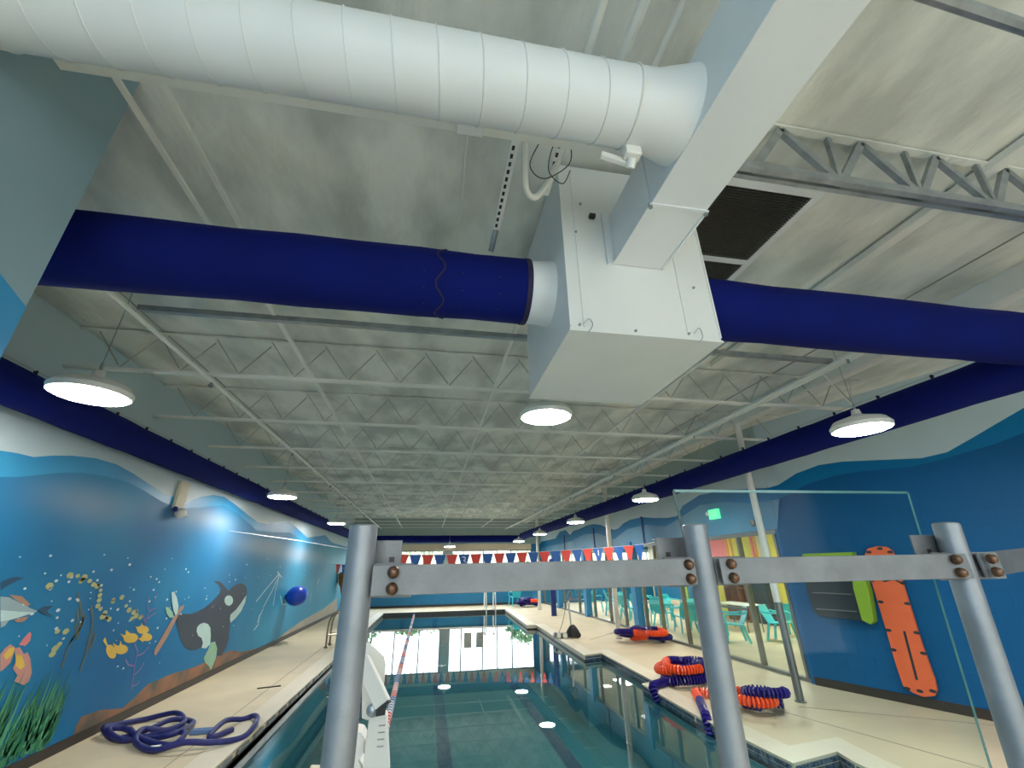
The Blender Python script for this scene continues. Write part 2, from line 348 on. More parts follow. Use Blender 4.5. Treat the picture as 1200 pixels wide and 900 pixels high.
# ceiling
ce = MB(); ce.box((XL - .25, -4.3, ZC), (9.8, YF + .2, ZC + .15)); ceil = struct('ceiling', ce, m_ceil)
for i, x in enumerate([-3.25, 5.0]):
    MB().box((x, -4, ZC - .012), (x + .012, YF, ZC)).build('deck_seam', mat('seam', (.36, .36, .33), .9) if i == 0 else bpy.data.materials['seam'], ceil)
struct('ceiling_beam_right', MB().box((5.52, -4.1, 4.3), (5.72, YF, ZC)), m_joist)
struct('ceiling_room', MB().box((XR + .2, 7.7, 3.0), (13.5, YF, 3.1)), m_cream)
# far wall
fw = struct('wall_far', MB().box((XL - .2, YF, 0), (5.95, YF + .2, .76)), m_wains)
struct('wall_far_upper', MB().box((XL - .2, YF, 3.15), (XR, YF + .2, 4.6)), m_strip)
struct('wall_far_lintel', MB().box((XL - .2, YF, 2.83), (5.95, YF + .2, 3.15)), m_lintel)
struct('wall_far_end', MB().box((5.95, YF, 0), (XR + .2, YF + .2, 3.15)), m_bluecol)
struct('baseboard_far', MB().box((XL, YF - .02, 0), (5.95, YF, .1)), m_base)
struct('trim_8', MB().box((XL, YF - .12, .76), (5.95, YF + .1, .82)), m_white)
mx = [-3.9, -2.6, -1.45, -.2, 2.0, 3.15, 3.95, 4.75, 5.95]
win = struct('window_1', MB().box((XL, YF + .05, .80), (5.95, YF + .12, .86)).box((XL, YF + .05, 2.77), (5.95, YF + .12, 2.83)), m_alu)
for a in mx: MB().box((a - .03, YF + .04, .86), (a + .03, YF + .12, 2.77)).build('mullion', m_alu, win)
for a, b in zip(mx, mx[1:]): MB().box((a + .03, YF + .07, .86), (b - .03, YF + .08, 2.77)).build('pane', m_glass, win)
struct('column_far', MB().box((.85, YF + .13, 0), (1.4, YF + .5, 3.0)), mat('grey_column', (.30, .32, .32), .7))
# right storefront glazing
yb = [7.75, 8.85, 10.1, 11.45, 12.7, 13.7, 15.2, 16.5, 18.1, 20.0, 22.2, 24.2, 26.2]
sf = struct('window_2', MB().box((XR + .02, 7.66, 0), (XR + .12, YF, .06)).box((XR + .02, 7.66, 2.42), (XR + .12, YF, 2.5)), m_alu)
for a in yb: MB().box((XR + .02, a - .03, .06), (XR + .12, a + .03, 2.42)).build('mullion', m_alu, sf)
for a, b in zip(yb, yb[1:]): MB().box((XR + .06, a + .03, .06), (XR + .07, b - .03, 2.42)).build('pane', m_glass, sf)
MB().box((XR + .0, 8.95, 1.0), (XR + .03, 10.0, 1.05)).build('push_bar', m_alu, sf)
for y in (14.2, 18.9, 23.0): struct('column_blue', MB().box((XR - .06, y - .16, 0), (XR + .16, y + .16, 2.6)), m_bluecol)
for y in (13.1, 17.4, 21.5): struct('trim_9', MB().box((XR - .03, y - .04, 2.5), (XR, y + .04, 3.3)), m_navycol)
# room beyond the glazing
struct('wall_room_back', MB().box((13.3, 7.7, 0), (13.5, YF, 3.1)), m_cream)
struct('wall_room_side', MB().box((XR + .2, 7.72, 0), (13.4, 7.9, 3.1)), m_yellow)
st = struct('wall_room_partition', MB().box((11.6, 9.0, 0), (11.75, 18.4, 3.1)), m_yellow)
for y1, y0, m_, z0 in ((17.74, 16.37, m_pink, 1.9), (16.37, 16.22, m_ostr, 1.9), (16.06, 15.96, m_ostr, 0), (14.91, 14.77, m_pink, 0), (14.73, 14.64, m_ostr, 0), (14.56, 14.14, m_cream, 0)):
    MB().box((11.585, y0, z0), (11.6, y1, 3.0)).build('wall_stripe', m_, st)
struct('wall_room_far', MB().box((XR + .2, YF, 0), (13.5, YF + .2, .9)).box((XR + .2, YF, 2.6), (13.5, YF + .2, 3.1)), m_wains)
pw = struct('window_3', MB().box((XR + .2, YF + .05, .9), (13.4, YF + .1, .96)), m_alu)
for x in (6.8, 8.4, 10, 11.6, 13.2): MB().box((x - .03, YF + .05, .96), (x + .03, YF + .1, 2.6)).build('mullion', m_alu, pw)
struct('trim_10', MB().box((13.25, 15.5, .2), (13.3, 26, 1.2)), m_wains)
# ---- murals
def paint(pts, layer, m, parent=wl, name='mural_patch'):
    return MB().slab([(XL + .001 + layer * .0015, y, z) for y, z in pts], (.001, 0, 0)).build(name, m, parent)
W1 = [(4.86, 3.005), (5.04, 3.024), (5.233, 3.03), (5.436, 3.094), (5.702, 3.158), (6.067, 3.214), (6.448, 3.224), (6.836, 3.178), (7.194, 3.112), (7.639, 3.034), (7.939, 3.027), (8.438, 3.015), (8.848, 3.162), (9.276, 3.257), (9.715, 3.29), (10.257, 3.229), (11.103, 3.095), (11.821, 2.994), (12.486, 3.014), (13.377, 3.162), (14.314, 3.226), (15.213, 3.13), (16.626, 2.938), (18.058, 3.071), (19.307, 3.199), (20.639, 3.011), (21.604, 2.99)]
W2 = [(4.976, 2.774), (5.15, 2.807), (5.331, 2.859), (5.632, 2.947), (5.941, 3.009), (6.342, 3.047), (6.79, 3.052), (7.216, 2.993), (7.705, 2.915), (8.015, 2.89), (8.497, 2.909), (9.067, 3.009), (9.805, 3.135), (10.64, 3.044), (11.814, 2.817), (13.064, 2.848), (14.578, 2.957), (16.753, 2.751), (20.248, 2.823), (21.709, 2.852)]
def topband(W, z1, layer, m, nm): 
    pts = [(y, z) for y, z in W]; paint(pts + [(pts[-1][0], z1), (pts[0][0], z1)], layer, m, name=nm)
# pale strip above the first wave; mid wave between
def strip(Wa, z1, layer, m, nm, xpl=None):
    for (a, b) in zip(Wa, Wa[1:]): pass
    topband(Wa, z1, layer, m, nm)
W1 = [(1.98, W1[0][1])] + W1 + [(YF, W1[-1][1])]; W2 = [(1.98, W2[0][1])] + W2 + [(YF, W2[-1][1])]
topband(W2, 4.549, 0, m_wave1, 'mural_wave'); topband(W1, 4.549, 1, m_wave0, 'mural_sky')
CL = []
for c in CL: paint(c, 0.2, m_cloud, name='mural_cloud')
paint([(7.326, 0.048), (7.294, 0.191), (7.348, 0.279), (7.693, 0.264), (8.2, 0.159), (8.437, 0.225), (8.717, 0.335), (9.364, 0.345), (10.173, 0.299), (10.712, 0.303), (11.78, 0.33), (12.48, 0.193), (13.455, 0.119), (13.641, -0.185), (10.491, -0.094), (7.832, -0.063)], 1, p_sand, name='mural_rocks')
paint([(13.351, 0.098), (13.916, 0.071), (15.306, 0.127), (16.358, 0.227), (17.611, 0.316), (18.396, 0.346), (19.263, 0.38), (20.831, 0.431), (22.828, 0.587), (23.755, 0.71), (24.4, -0.132), (18.027, -0.139), (13.485, -0.123)], 1.5, p_tan, name='mural_rocks')
OR = [(p_black, [(10.139, 1.731), (10.339, 1.734), (10.546, 1.695), (10.741, 1.617), (10.97, 1.527), (11.116, 1.59), (11.279, 1.635), (11.54, 1.662), (11.816, 1.618), (11.999, 1.528), (12.054, 1.436), (12.011, 1.364), (11.738, 1.193), (11.487, 1.086), (11.38, 1.013), (11.433, 0.86), (11.538, 0.555), (11.481, 0.406), (11.337, 0.294), (11.149, 0.329), (11.016, 0.423), (10.833, 0.597), (10.642, 0.66), (10.512, 0.57), (10.292, 0.601), (10.107, 0.587), (9.827, 0.619), (9.569, 0.726), (9.326, 0.907), (9.128, 1.098), (9.049, 1.2), (9.072, 1.24), (9.28, 1.244), (9.544, 1.215), (9.742, 1.235), (9.973, 1.264), (10.249, 1.346), (10.447, 1.435), (10.566, 1.511), (10.57, 1.584), (10.41, 1.667)]), (p_pale, [(11.323, 1.326), (11.326, 1.283), (11.283, 1.251), (11.202, 1.238), (11.101, 1.245), (11.001, 1.27), (10.92, 1.309), (10.874, 1.353), (10.87, 1.395), (10.91, 1.426), (10.987, 1.44), (11.086, 1.435), (11.189, 1.411), (11.274, 1.372)]), (p_pale, [(12.037, 1.393), (12.057, 1.244), (11.928, 1.078), (11.678, 0.959), (11.452, 0.89), (11.366, 0.974), (11.355, 1.056), (11.615, 1.131), (11.855, 1.271)]), (p_pale, [(9.931, 0.9), (9.918, 0.97), (9.989, 1.009), (10.139, 1.022), (10.339, 0.978), (10.488, 0.897), (10.589, 0.751), (10.646, 0.599), (10.495, 0.549), (10.3, 0.589), (10.311, 0.668), (10.2, 0.764), (10.045, 0.814)]), (p_mint, [(10.494, 0.397), (10.607, 0.509), (10.664, 0.62), (10.852, 0.62), (11.035, 0.47), (11.073, 0.291), (10.954, 0.114), (10.803, 0.216), (10.609, 0.296)])]
for i, (m_, p) in enumerate(OR): paint(p, 2 + (i > 0) * .7 + (i == 4) * .3, m_, name='painted_orca' if i < 4 else 'painted_sea_fan')
for i, (m_, p) in enumerate([(p_brn, [(8.656, 0.739), (8.638, 0.809), (8.744, 0.939), (8.86, 1.105), (8.994, 1.258), (9.094, 1.367), (9.225, 1.386), (9.211, 1.326), (9.096, 1.238), (9.01, 1.069), (8.916, 0.927), (8.813, 0.812), (8.718, 0.711)]), (p_pale, [(8.68, 1.604), (8.755, 1.611), (8.895, 1.519), (9.025, 1.383), (9.053, 1.274), (9.014, 1.239), (8.888, 1.329), (8.771, 1.463)]), (p_mint, [(8.609, 1.396), (8.707, 1.384), (8.868, 1.31), (8.972, 1.218), (8.84, 1.219), (8.707, 1.292)])]): paint(p, 3.6 + i * .3, m_, name='painted_trumpet_fish')
for i, p in enumerate([[(7.644, 0.945), (7.68, 0.902), (7.691, 0.867), (7.674, 0.847), (7.634, 0.845), (7.578, 0.861), (7.519, 0.893), (7.467, 0.934), (7.432, 0.975), (7.422, 1.009), (7.437, 1.03), (7.475, 1.033), (7.53, 1.017), (7.59, 0.986)], [(7.332, 1.136), (7.405, 1.062), (7.487, 0.985), (7.408, 1.029), (7.308, 1.099)], [(7.917, 0.924), (7.926, 0.896), (7.904, 0.876), (7.857, 0.867), (7.794, 0.87), (7.729, 0.886), (7.673, 0.91), (7.638, 0.939), (7.629, 0.965), (7.648, 0.986), (7.693, 0.995), (7.754, 0.993), (7.821, 0.978), (7.879, 0.953)], [(7.637, 0.947), (7.527, 1.045), (7.694, 0.98), (7.688, 1.049), (7.781, 0.959)], [(8.09, 1.044), (8.097, 1.016), (8.067, 0.994), (8.008, 0.984), (7.931, 0.987), (7.854, 1.003), (7.79, 1.027), (7.751, 1.056), (7.744, 1.083), (7.771, 1.104), (7.826, 1.115), (7.901, 1.113), (7.98, 1.099), (8.048, 1.074)], [(7.755, 1.066), (7.639, 1.14), (7.767, 1.102), (7.746, 1.17), (7.913, 1.098)], [(8.324, 1.109), (8.322, 1.085), (8.288, 1.069), (8.229, 1.065), (8.159, 1.074), (8.09, 1.092), (8.037, 1.118), (8.008, 1.144), (8.01, 1.168), (8.041, 1.183), (8.097, 1.188), (8.167, 1.181), (8.237, 1.162), (8.294, 1.137)], [(8.025, 1.139), (7.945, 1.193), (8.077, 1.17), (8.082, 1.224), (8.17, 1.16)], [(8.473, 0.993), (8.471, 0.97), (8.439, 0.956), (8.385, 0.953), (8.318, 0.961), (8.254, 0.98), (8.204, 1.004), (8.177, 1.03), (8.178, 1.052), (8.207, 1.066), (8.26, 1.07), (8.325, 1.062), (8.391, 1.044), (8.444, 1.019)], [(8.188, 1.028), (8.105, 1.021), (8.244, 0.957), (8.304, 0.977)]]): paint(p, 1 + .2 * (i % 5), p_yel, name='painted_yellow_fish')
for i, p in enumerate([[(5.777, 1.185), (5.802, 1.23), (5.851, 1.26), (5.918, 1.225), (5.939, 1.135), (5.939, 1.086), (5.895, 1.045), (5.857, 1.025)], [(5.818, 1.166), (5.854, 1.222), (5.918, 1.225), (5.934, 1.16), (5.872, 1.121)], [(5.916, 1.213), (5.982, 1.216), (6.073, 1.139), (6.11, 1.152), (6.181, 1.083), (6.273, 0.938), (6.276, 0.861), (6.227, 0.836), (6.073, 0.902), (6.093, 0.947), (5.993, 1.027), (6.005, 1.087)], [(5.962, 1.238), (5.987, 1.292), (6.038, 1.348), (6.07, 1.327), (6.088, 1.259), (6.05, 1.219)], [(5.97, 1.155), (6.052, 1.13), (6.139, 1.026), (6.103, 0.995), (6.016, 1.048)]]): paint(p, 1.5 + .3 * i, [p_pink, p_yel, p_pink, p_rose, p_yel][i % 5], name='painted_pink_fish')
for i, p in enumerate([[(5.512, 1.71), (5.613, 1.698), (5.777, 1.636), (5.951, 1.571), (6.048, 1.544), (5.995, 1.521), (5.86, 1.506), (5.737, 1.486), (5.627, 1.481)], [(5.574, 1.587), (5.783, 1.558), (5.978, 1.536), (5.86, 1.506), (5.72, 1.487), (5.627, 1.481)], [(5.601, 1.722), (5.762, 1.7), (5.915, 1.614), (5.885, 1.596), (5.713, 1.664)], [(6.037, 1.554), (6.095, 1.581), (6.243, 1.581), (6.174, 1.541), (6.185, 1.519), (6.293, 1.472), (6.112, 1.511)], [(5.771, 1.482), (5.864, 1.499), (5.949, 1.498), (5.912, 1.456), (5.836, 1.453)], [(5.626, 1.484), (5.72, 1.487), (5.696, 1.44), (5.655, 1.426)], [(5.448, 1.838), (5.524, 1.875), (5.6, 1.886), (5.708, 1.874), (5.62, 1.847), (5.541, 1.81), (5.483, 1.767)]]): paint(p, 1.5 + .3 * i, [p_grey, p_pale, p_brn, p_deep, p_brn, p_grey, p_deep][i], name='painted_grey_fish')
def strokes(L, m, layer, nm):
    for pl, wd in L:
        mb = MB()
        for (a, b) in zip(pl, pl[1:]):
            mb.bar((XL + .002 + layer * .0015, a[0], a[1]), (XL + .002 + layer * .0015, b[0], b[1]), .001, wd, (0, 0, 1) if abs(b[0] - a[0]) > abs(b[1] - a[1]) else (0, 1, 0))
        mb.build(nm, m, wl)
strokes([([(8.027, 0.977), (8.181, 0.849), (8.211, 0.667), (8.257, 0.518), (8.294, 0.356)], 0.022), ([(7.933, 0.791), (8.043, 0.704), (8.216, 0.657)], 0.022), ([(8.212, 0.79), (8.362, 0.803), (8.457, 0.863)], 0.022), ([(8.278, 0.54), (8.388, 0.591), (8.438, 0.663)], 0.022), ([(8.273, 0.394), (8.423, 0.398), (8.459, 0.426)], 0.022), ([(8.067, 1.583), (8.094, 1.467), (8.186, 1.365), (8.163, 1.272), (8.197, 1.175)], 0.022), ([(8.166, 1.366), (8.355, 1.4)], 0.022), ([(8.196, 1.279), (8.408, 1.337)], 0.022), ([(8.176, 1.215), (8.038, 1.34)], 0.022), ([(8.278, 1.612), (8.226, 1.497)], 0.022)], p_coral, 1, 'painted_coral')
strokes([([(6.554, 1.693), (6.685, 1.531), (6.784, 1.385), (6.739, 1.225), (6.7, 1.085), (6.708, 0.899)], 0.03), ([(6.632, 1.52), (6.71, 1.392), (6.706, 1.288)], 0.03), ([(6.822, 1.428), (6.788, 1.309), (6.813, 1.171)], 0.03), ([(6.768, 1.464), (6.818, 1.321), (6.707, 1.156)], 0.03), ([(6.866, 1.534), (6.979, 1.367), (7.012, 1.254), (7.052, 0.988), (7.048, 0.809)], 0.03), ([(7.075, 1.231), (7.046, 1.141), (7.093, 1.027)], 0.03), ([(7.12, 1.194), (7.117, 1.054)], 0.03)], p_olive, 1, 'painted_kelp')
strokes([([(14.255, 1.842), (13.444, 1.506), (12.79, 1.213)], 0.03), ([(14.279, 1.805), (13.862, 1.387), (13.403, 1.043)], 0.03), ([(14.279, 1.805), (14.172, 1.373), (14.212, 1.019)], 0.03), ([(13.424, 1.009), (13.254, 0.862), (13.269, 0.67), (13.034, 0.572)], 0.03), ([(13.233, 0.895), (13.195, 0.709)], 0.03), ([(14.039, 1.88), (14.526, 1.727)], 0.03), ([(14.705, 1.239), (15.061, 0.997), (15.428, 0.972)], 0.03), ([(19.415, 1.593), (19.192, 1.398)], 0.03), ([(18.475, 1.137), (18.455, 0.86)], 0.03), ([(10.625, 1.49), (10.672, 1.293), (10.572, 1.053)], 0.03)], p_wht, 1, 'painted_jellyfish')
def dots(L, m, nm):
    mb = MB()
    for y, z, r in L: mb.slab([(XL + .004, y + 1.6 * r * math.cos(t * math.pi / 3), z + r * math.sin(t * math.pi / 3)) for t in range(6)], (.001, 0, 0))
    tag(mb.build(nm, m, wl), kind='stuff')
dots([(6.699, 1.927, 0.014), (10.454, 1.511, 0.007), (5.851, 1.524, 0.009), (22.834, 1.469, 0.013), (14.457, 2.303, 0.008), (10.76, 1.214, 0.018), (9.185, 1.478, 0.007), (10.023, 1.429, 0.018), (8.74, 1.353, 0.016), (16.48, 1.46, 0.012), (8.899, 0.584, 0.007), (6.189, 1.891, 0.009), (20.137, 2.296, 0.01), (9.188, 1.166, 0.011), (7.375, 2.013, 0.019), (11.214, 1.738, 0.019), (6.452, 1.636, 0.018), (11.781, 1.764, 0.009), (14.686, 1.713, 0.007), (15.64, 1.361, 0.02), (6.162, 1.523, 0.008), (7.026, 1.946, 0.017), (5.979, 1.521, 0.016), (7.944, 0.68, 0.013), (7.595, 1.064, 0.006), (6.768, 1.366, 0.012), (10.376, 1.27, 0.018), (7.417, 1.451, 0.019), (17.012, 1.738, 0.013), (11.108, 0.852, 0.014), (8.251, 1.556, 0.01), (21.462, 1.58, 0.013), (9.818, 0.856, 0.014), (5.827, 1.624, 0.015), (8.75, 1.221, 0.016), (7.544, 1.718, 0.006), (11.656, 0.813, 0.012), (10.014, 1.482, 0.01), (7.644, 1.686, 0.014), (7.462, 1.199, 0.011), (12.63, 1.069, 0.01), (6.838, 1.495, 0.009), (8.146, 1.814, 0.016), (6.101, 1.756, 0.018), (8.558, 1.108, 0.018), (6.362, 1.869, 0.018), (8.792, 0.888, 0.009), (6.147, 1.835, 0.017), (15.255, 1.163, 0.009), (7.235, 1.367, 0.017), (7.29, 2.096, 0.008), (7.263, 1.474, 0.011), (7.972, 1.848, 0.012), (8.222, 1.273, 0.006), (10.837, 1.837, 0.011), (6.8, 1.621, 0.007), (9.88, 1.624, 0.007), (17.016, 1.922, 0.014), (5.784, 1.654, 0.01), (10.912, 1.706, 0.013), (8.449, 0.918, 0.011), (6.865, 1.771, 0.018), (8.771, 1.374, 0.009), (9.072, 1.906, 0.017), (6.617, 1.397, 0.017), (5.551, 2.071, 0.007), (6.792, 2.124, 0.01), (8.964, 1.953, 0.017), (5.824, 1.49, 0.007), (6.333, 1.527, 0.02), (5.951, 1.914, 0.01), (7.63, 1.539, 0.015), (9.854, 1.624, 0.011), (6.359, 1.449, 0.014), (12.005, 1.462, 0.008), (7.866, 1.402, 0.014), (13.029, 2.189, 0.015), (8.601, 0.919, 0.011), (8.83, 1.607, 0.016), (8.299, 1.953, 0.009), (9.315, 1.496, 0.012), (8.148, 1.663, 0.018), (6.926, 1.764, 0.017), (11.173, 1.243, 0.018), (13.528, 1.791, 0.014), (5.935, 2.092, 0.014), (5.922, 1.321, 0.007), (6.353, 1.179, 0.007), (6.405, 1.337, 0.018), (19.41, 2.225, 0.014), (9.187, 1.246, 0.016), (6.189, 1.629, 0.007), (9.803, 1.212, 0.009), (6.821, 1.826, 0.015), (12.606, 1.764, 0.012), (7.76, 1.283, 0.012), (8.124, 1.506, 0.016), (6.344, 1.82, 0.015), (8.428, 2.113, 0.008), (8.239, 1.769, 0.016), (6.575, 1.625, 0.014), (7.515, 1.28, 0.009), (11.817, 1.433, 0.012), (15.44, 1.651, 0.009), (5.764, 1.771, 0.013), (7.981, 1.324, 0.011), (6.573, 1.217, 0.014), (8.613, 1.502, 0.018), (14.198, 2.007, 0.016), (15.713, 1.392, 0.012), (6.777, 1.687, 0.009), (11.687, 2.046, 0.018), (6.601, 1.61, 0.016), (7.798, 0.728, 0.012)],  p_wht, 'painted_bubbles')
dots([(6.327, 1.89, 0.035), (6.452, 1.881, 0.024), (6.536, 1.817, 0.024), (6.571, 1.863, 0.037), (6.56, 1.84, 0.027), (6.686, 1.821, 0.028), (6.776, 1.778, 0.032), (6.855, 1.76, 0.034), (6.943, 1.707, 0.022), (6.96, 1.649, 0.028), (6.977, 1.591, 0.03), (6.985, 1.526, 0.031), (7.058, 1.488, 0.026), (7.169, 1.43, 0.033), (7.149, 1.391, 0.039), (7.244, 1.366, 0.029), (7.297, 1.345, 0.032), (7.257, 1.583, 0.024), (7.256, 1.557, 0.027), (7.425, 1.599, 0.034), (7.579, 1.484, 0.024), (7.675, 1.424, 0.038), (7.808, 1.386, 0.038), (7.868, 1.4, 0.024), (7.886, 1.334, 0.039), (7.802, 1.306, 0.029), (8.004, 1.305, 0.036), (6.496, 1.129, 0.036), (6.54, 1.165, 0.027), (6.482, 1.076, 0.034), (6.572, 1.289, 0.034), (6.078, 1.785, 0.037), (6.437, 1.305, 0.027)], mat('mural_paint', (.45, .48, .22), .6), 'painted_fish_school')
mb = MB(); mb2 = MB()
for i in range(520):
    y = 3.6 + random.random() ** .8 * 3.3; h = (.25 + .75 * random.random()) * (.85 - .18 * abs(y - 5)); lean = random.uniform(-.05, .2); wd = random.uniform(.012, .03)
    z0 = .1 + random.random() * .3
    (mb if i % 3 else mb2).slab([(XL + .005 + .0004 * (i % 4), y - wd, z0), (XL + .005 + .0004 * (i % 4), y + wd, z0), (XL + .005 + .0004 * (i % 4), y + lean, z0 + h)], (.0003, 0, 0))
tag(mb.build('painted_seaweed', p_grn, wl), kind='stuff'); tag(mb2.build('painted_seaweed', p_grn2, wl), kind='stuff')
# pier mural
def ppaint(pts, m): MB().slab([(-1.809, y, z) for y, z in pts], (.001, 0, 0)).build('mural_wave', m, pier)
ppaint([(1.969, 2.99), (1.81, 3.05), (1.6, 3.2), (1.3, 3.3), (.9, 3.25), (.5, 3.1), (-4, 3.2), (-4, 0), (1.969, 0)], m_wave1)
# right wall murals (strip wall plane x=XR, then the angled wall)
def rpaint(pts, layer, m): MB().slab([(XR - .001 - layer * .0015, y, z) for y, z in pts], (-.001, 0, 0)).build('mural_wave', m, None if 0 else bpy.data.objects['wall_right_strip'])
RW1 = [(7.267, 3.275), (7.568, 3.261), (8.117, 3.335), (8.853, 3.437), (9.849, 3.475), (10.686, 3.315), (11.055, 3.094), (11.599, 3.106), (12.279, 3.175), (13.028, 3.277), (13.897, 3.286), (14.458, 3.229), (14.928, 3.1), (15.315, 3.073), (15.849, 3.175), (16.58, 3.36), (17.309, 3.457), (18.232, 3.47), (19.149, 3.405), (20.008, 3.398), (20.563, 3.249), (21.19, 3.526), (22.23, 3.524), (23.087, 3.248)]
RW2 = [(7.358, 3.017), (8.138, 3.042), (8.937, 3.185), (9.926, 3.239), (10.765, 3.064), (11.714, 2.887), (12.98, 3.044), (14.241, 3.018), (15.401, 2.761), (17.022, 3.077), (18.529, 3.148), (20.363, 2.973), (22.511, 2.927)]
RW1 = RW1 + [(YF, RW1[-1][1])]; RW2 = RW2 + [(YF, RW2[-1][1])]
rpaint(RW2 + [(YF, 2.5), (7.58, 2.5)], 0, mat('right_deep_haze', (.02, .17, .33), .5, col2=(.10, .28, .42), scale=.5, detail=2)); 
RWt = RW1 + [(YF, 4.6), (7.58, 4.6)]; rpaint(RWt, 1, m_wave0)
struct('trim_11', MB().box((XR - .006, 7.57, 4.0), (XR, YF, ZC)), m_strip)
def npaint(pts, layer, m): MB().slab([TW @ Vector((s, -.001 - layer * .0015 - .005, z)) for s, z in pts], Vector((-nrm.x, -nrm.y, 0)) * .001).build('mural_wave', m, wr)
MB().box((0, -.004, 2.52), (Lw, .015, 4.6), TW).build('upper_wall_paint', m_rblue, wr)
NW1 = [(0.234, 3.291), (0.603, 3.438), (1.036, 3.512), (1.412, 3.496), (1.969, 3.408), (2.467, 3.329), (2.776, 3.351), (3.1, 3.486), (3.376, 3.608), (3.691, 3.743)]
NW2 = [(0.164, 3.026), (0.761, 3.221), (1.257, 3.288), (1.687, 3.281), (2.299, 3.232), (2.646, 3.252), (2.977, 3.305), (3.291, 3.352), (3.586, 3.43)]
npaint(NW2 + [(Lw, NW2[-1][1]), (Lw, 4.5), (0, 4.5), (0, NW2[0][1])], 0, m_rmid)
npaint(NW1 + [(Lw, NW1[-1][1] + .5), (Lw, 4.55), (0, 4.55), (0, NW1[0][1])], 1, m_wave0)
# ================================================================ JOISTS
yj = [1.58, 3.72] + [5.14 + 1.73 * k for k in range(13)]
for i, y in enumerate([-2.0, -.3] + yj):
    k = i - 2
    if y > YF - .3: break
    first = y < 2
    x0, x1 = (-1.81, 8.35) if first else (XL, XR)
    if y == yj[1]: x0, x1 = -2.6, 4.45
    zb = 4.085 if first else 4.03
    lab = 'steel bar joist behind the white spiral duct, galvanized at right' if k == 0 else ('bar joist overhead behind the camera, %s of two' % ('farther' if k == -2 else 'nearer') if k < 0 else 'white bar joist, %s beyond the white spiral duct' % ORD[k - 1])
    t = thing('bar_joist', lab, 'joist', (x0, y, zb), 'bar joists under the roof deck')
    mm = m_joist
    if first:
        MB().bar((x0, y, zb), (1.6, y, zb), .07, .045).build('bottom_chord', m_joist, t)
        MB().bar((1.6, y - .02, zb), (x1, y - .02, zb), .035, .06).bar((1.6, y + .04, zb), (x1, y + .04, zb), .03, .04).build('bottom_chord', m_galv, t)['label'] = 'bare galvanized twin angles'
    elif y == yj[1]:
        MB().bar((x0, y, zb), (x1, y, zb), .07, .04).bar((x0, y - .028, zb - .02), (x1, y - .028, zb - .02), .012, .02).build('bottom_chord', m_galv, t)
    else: MB().bar((x0, y - .018, zb), (x1 - (1.9 if k > 0 else 0) * 0, y - .018, zb), .03, .03).bar((x0, y + .018, zb), (x1, y + .018, zb), .03, .03).build('bottom_chord', mm, t)
    MB().bar((x0, y, ZC - .026), (x1, y, ZC - .026), .05, .018).build('top_chord', m_ceil, t)
    if y == yj[1] or k < 0: continue
    step = .62; x = x0 + .2; base = None; dn = False
    while x + step / 2 < x1:
        a = (x, y, zb if dn else ZC - .05); b = (x + step / 2, y, ZC - .05 if dn else zb)
        if first and x > 1.5:
            MB().bar(a, b, .035, .05).build('web', m_galv, t)
            if not dn: MB().bar(b, (b[0] + .05, b[1], ZC - .05), .03, .03).build('web', m_galv, t)
        else:
            c = bpy.data.meshes.get('webD' if dn else 'webU')
            if c is None:
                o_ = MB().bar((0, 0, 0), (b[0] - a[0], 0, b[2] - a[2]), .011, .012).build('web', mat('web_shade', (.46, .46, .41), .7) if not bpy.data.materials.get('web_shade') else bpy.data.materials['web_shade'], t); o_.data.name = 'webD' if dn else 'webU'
            else: o_ = bpy.data.objects.new('web', c); COL.objects.link(o_); o_.parent = t; o_.matrix_parent_inverse = t.matrix_world.inverted()
            o_.matrix_basis = Matrix.Translation(a)
        x += step / 2; dn = not dn
def pipe(name, label, cat, pts, r, m, n=8, group=None, sm=True):
    o = MB().tube(pts, r, n).build(name, m, None, smooth=sm); return tag(o, label, cat, group)
for x, lb in ((-1.5, 'left of center, off the whale wall side'), (.73, 'middle, running to the white plenum box'), (3.0, 'right of the white plenum box')):
    o = MB().bar((x, 3.5, 4.06), (x, YF, 4.06), .035, .03).build('bridging_bar', m_joist); tag(o, 'white bridging bar under the joists, ' + lb, 'bar', 'bridging bars under the joists')
# sprinkler pipes
t = thing('sprinkler_pipe', 'thin dark-edged pipe under the joists along the mural side', 'pipe', (-2.62, 1.9, 4.0))
MB().tube([(-2.62, 1.9, 3.97), (-2.62, YF, 3.97)], .022, 8).build('pipe', m_joist, t, True)
for y in (5.2, 8.6, 12.1, 15.5, 19): MB().tube([(-2.62, y, 3.97), (-2.62, y, 3.92)], .015, 6).tube([(-2.62, y - .01, 3.915), (-2.62, y + .01, 3.915)], .028, 8).build('sprinkler_head', m_galv, t)
t = thing('sprinkler_pipe', 'pair of white pipes under the joists along the glazed side', 'pipe', (4.45, 1.9, 4.0))
MB().tube([(4.42, 2.9, 3.97), (4.42, YF, 3.97)], .028, 8).build('pipe', m_joist, t, True)
MB().tube([(4.54, 2.9, 3.99), (4.54, YF, 3.99)], .022, 8).build('pipe', m_joist, t, True)
for y in (3.5, 6.5, 10, 13.6, 17.2): MB().tube([(4.42, y, 3.97), (4.42, y, 3.9)], .016, 6).build('sprinkler_head', m_galv, t)
for x, r, lb in ((.64, .022, 'left'), (.82, .03, 'middle, widest'), (1.0, .016, 'right, thinnest')):
    pipe('ceiling_conduit', 'white conduit above the spiral duct near the square duct, %s of three' % lb, 'pipe', [(x, -3, 4.25), (x, 1.5, 4.25)], r, m_joist)
for x, lb in ((-1.5, 'nearer the spiral duct hanger, with dark gap'), (-1.72, 'beside the pale pier')):
    o = MB().bar((x, 1.0, 4.25), (x, 3.4, 4.25), .03, .02).build('ceiling_strip', m_joist); tag(o, 'narrow white strip under the roof deck, ' + lb, 'bar')
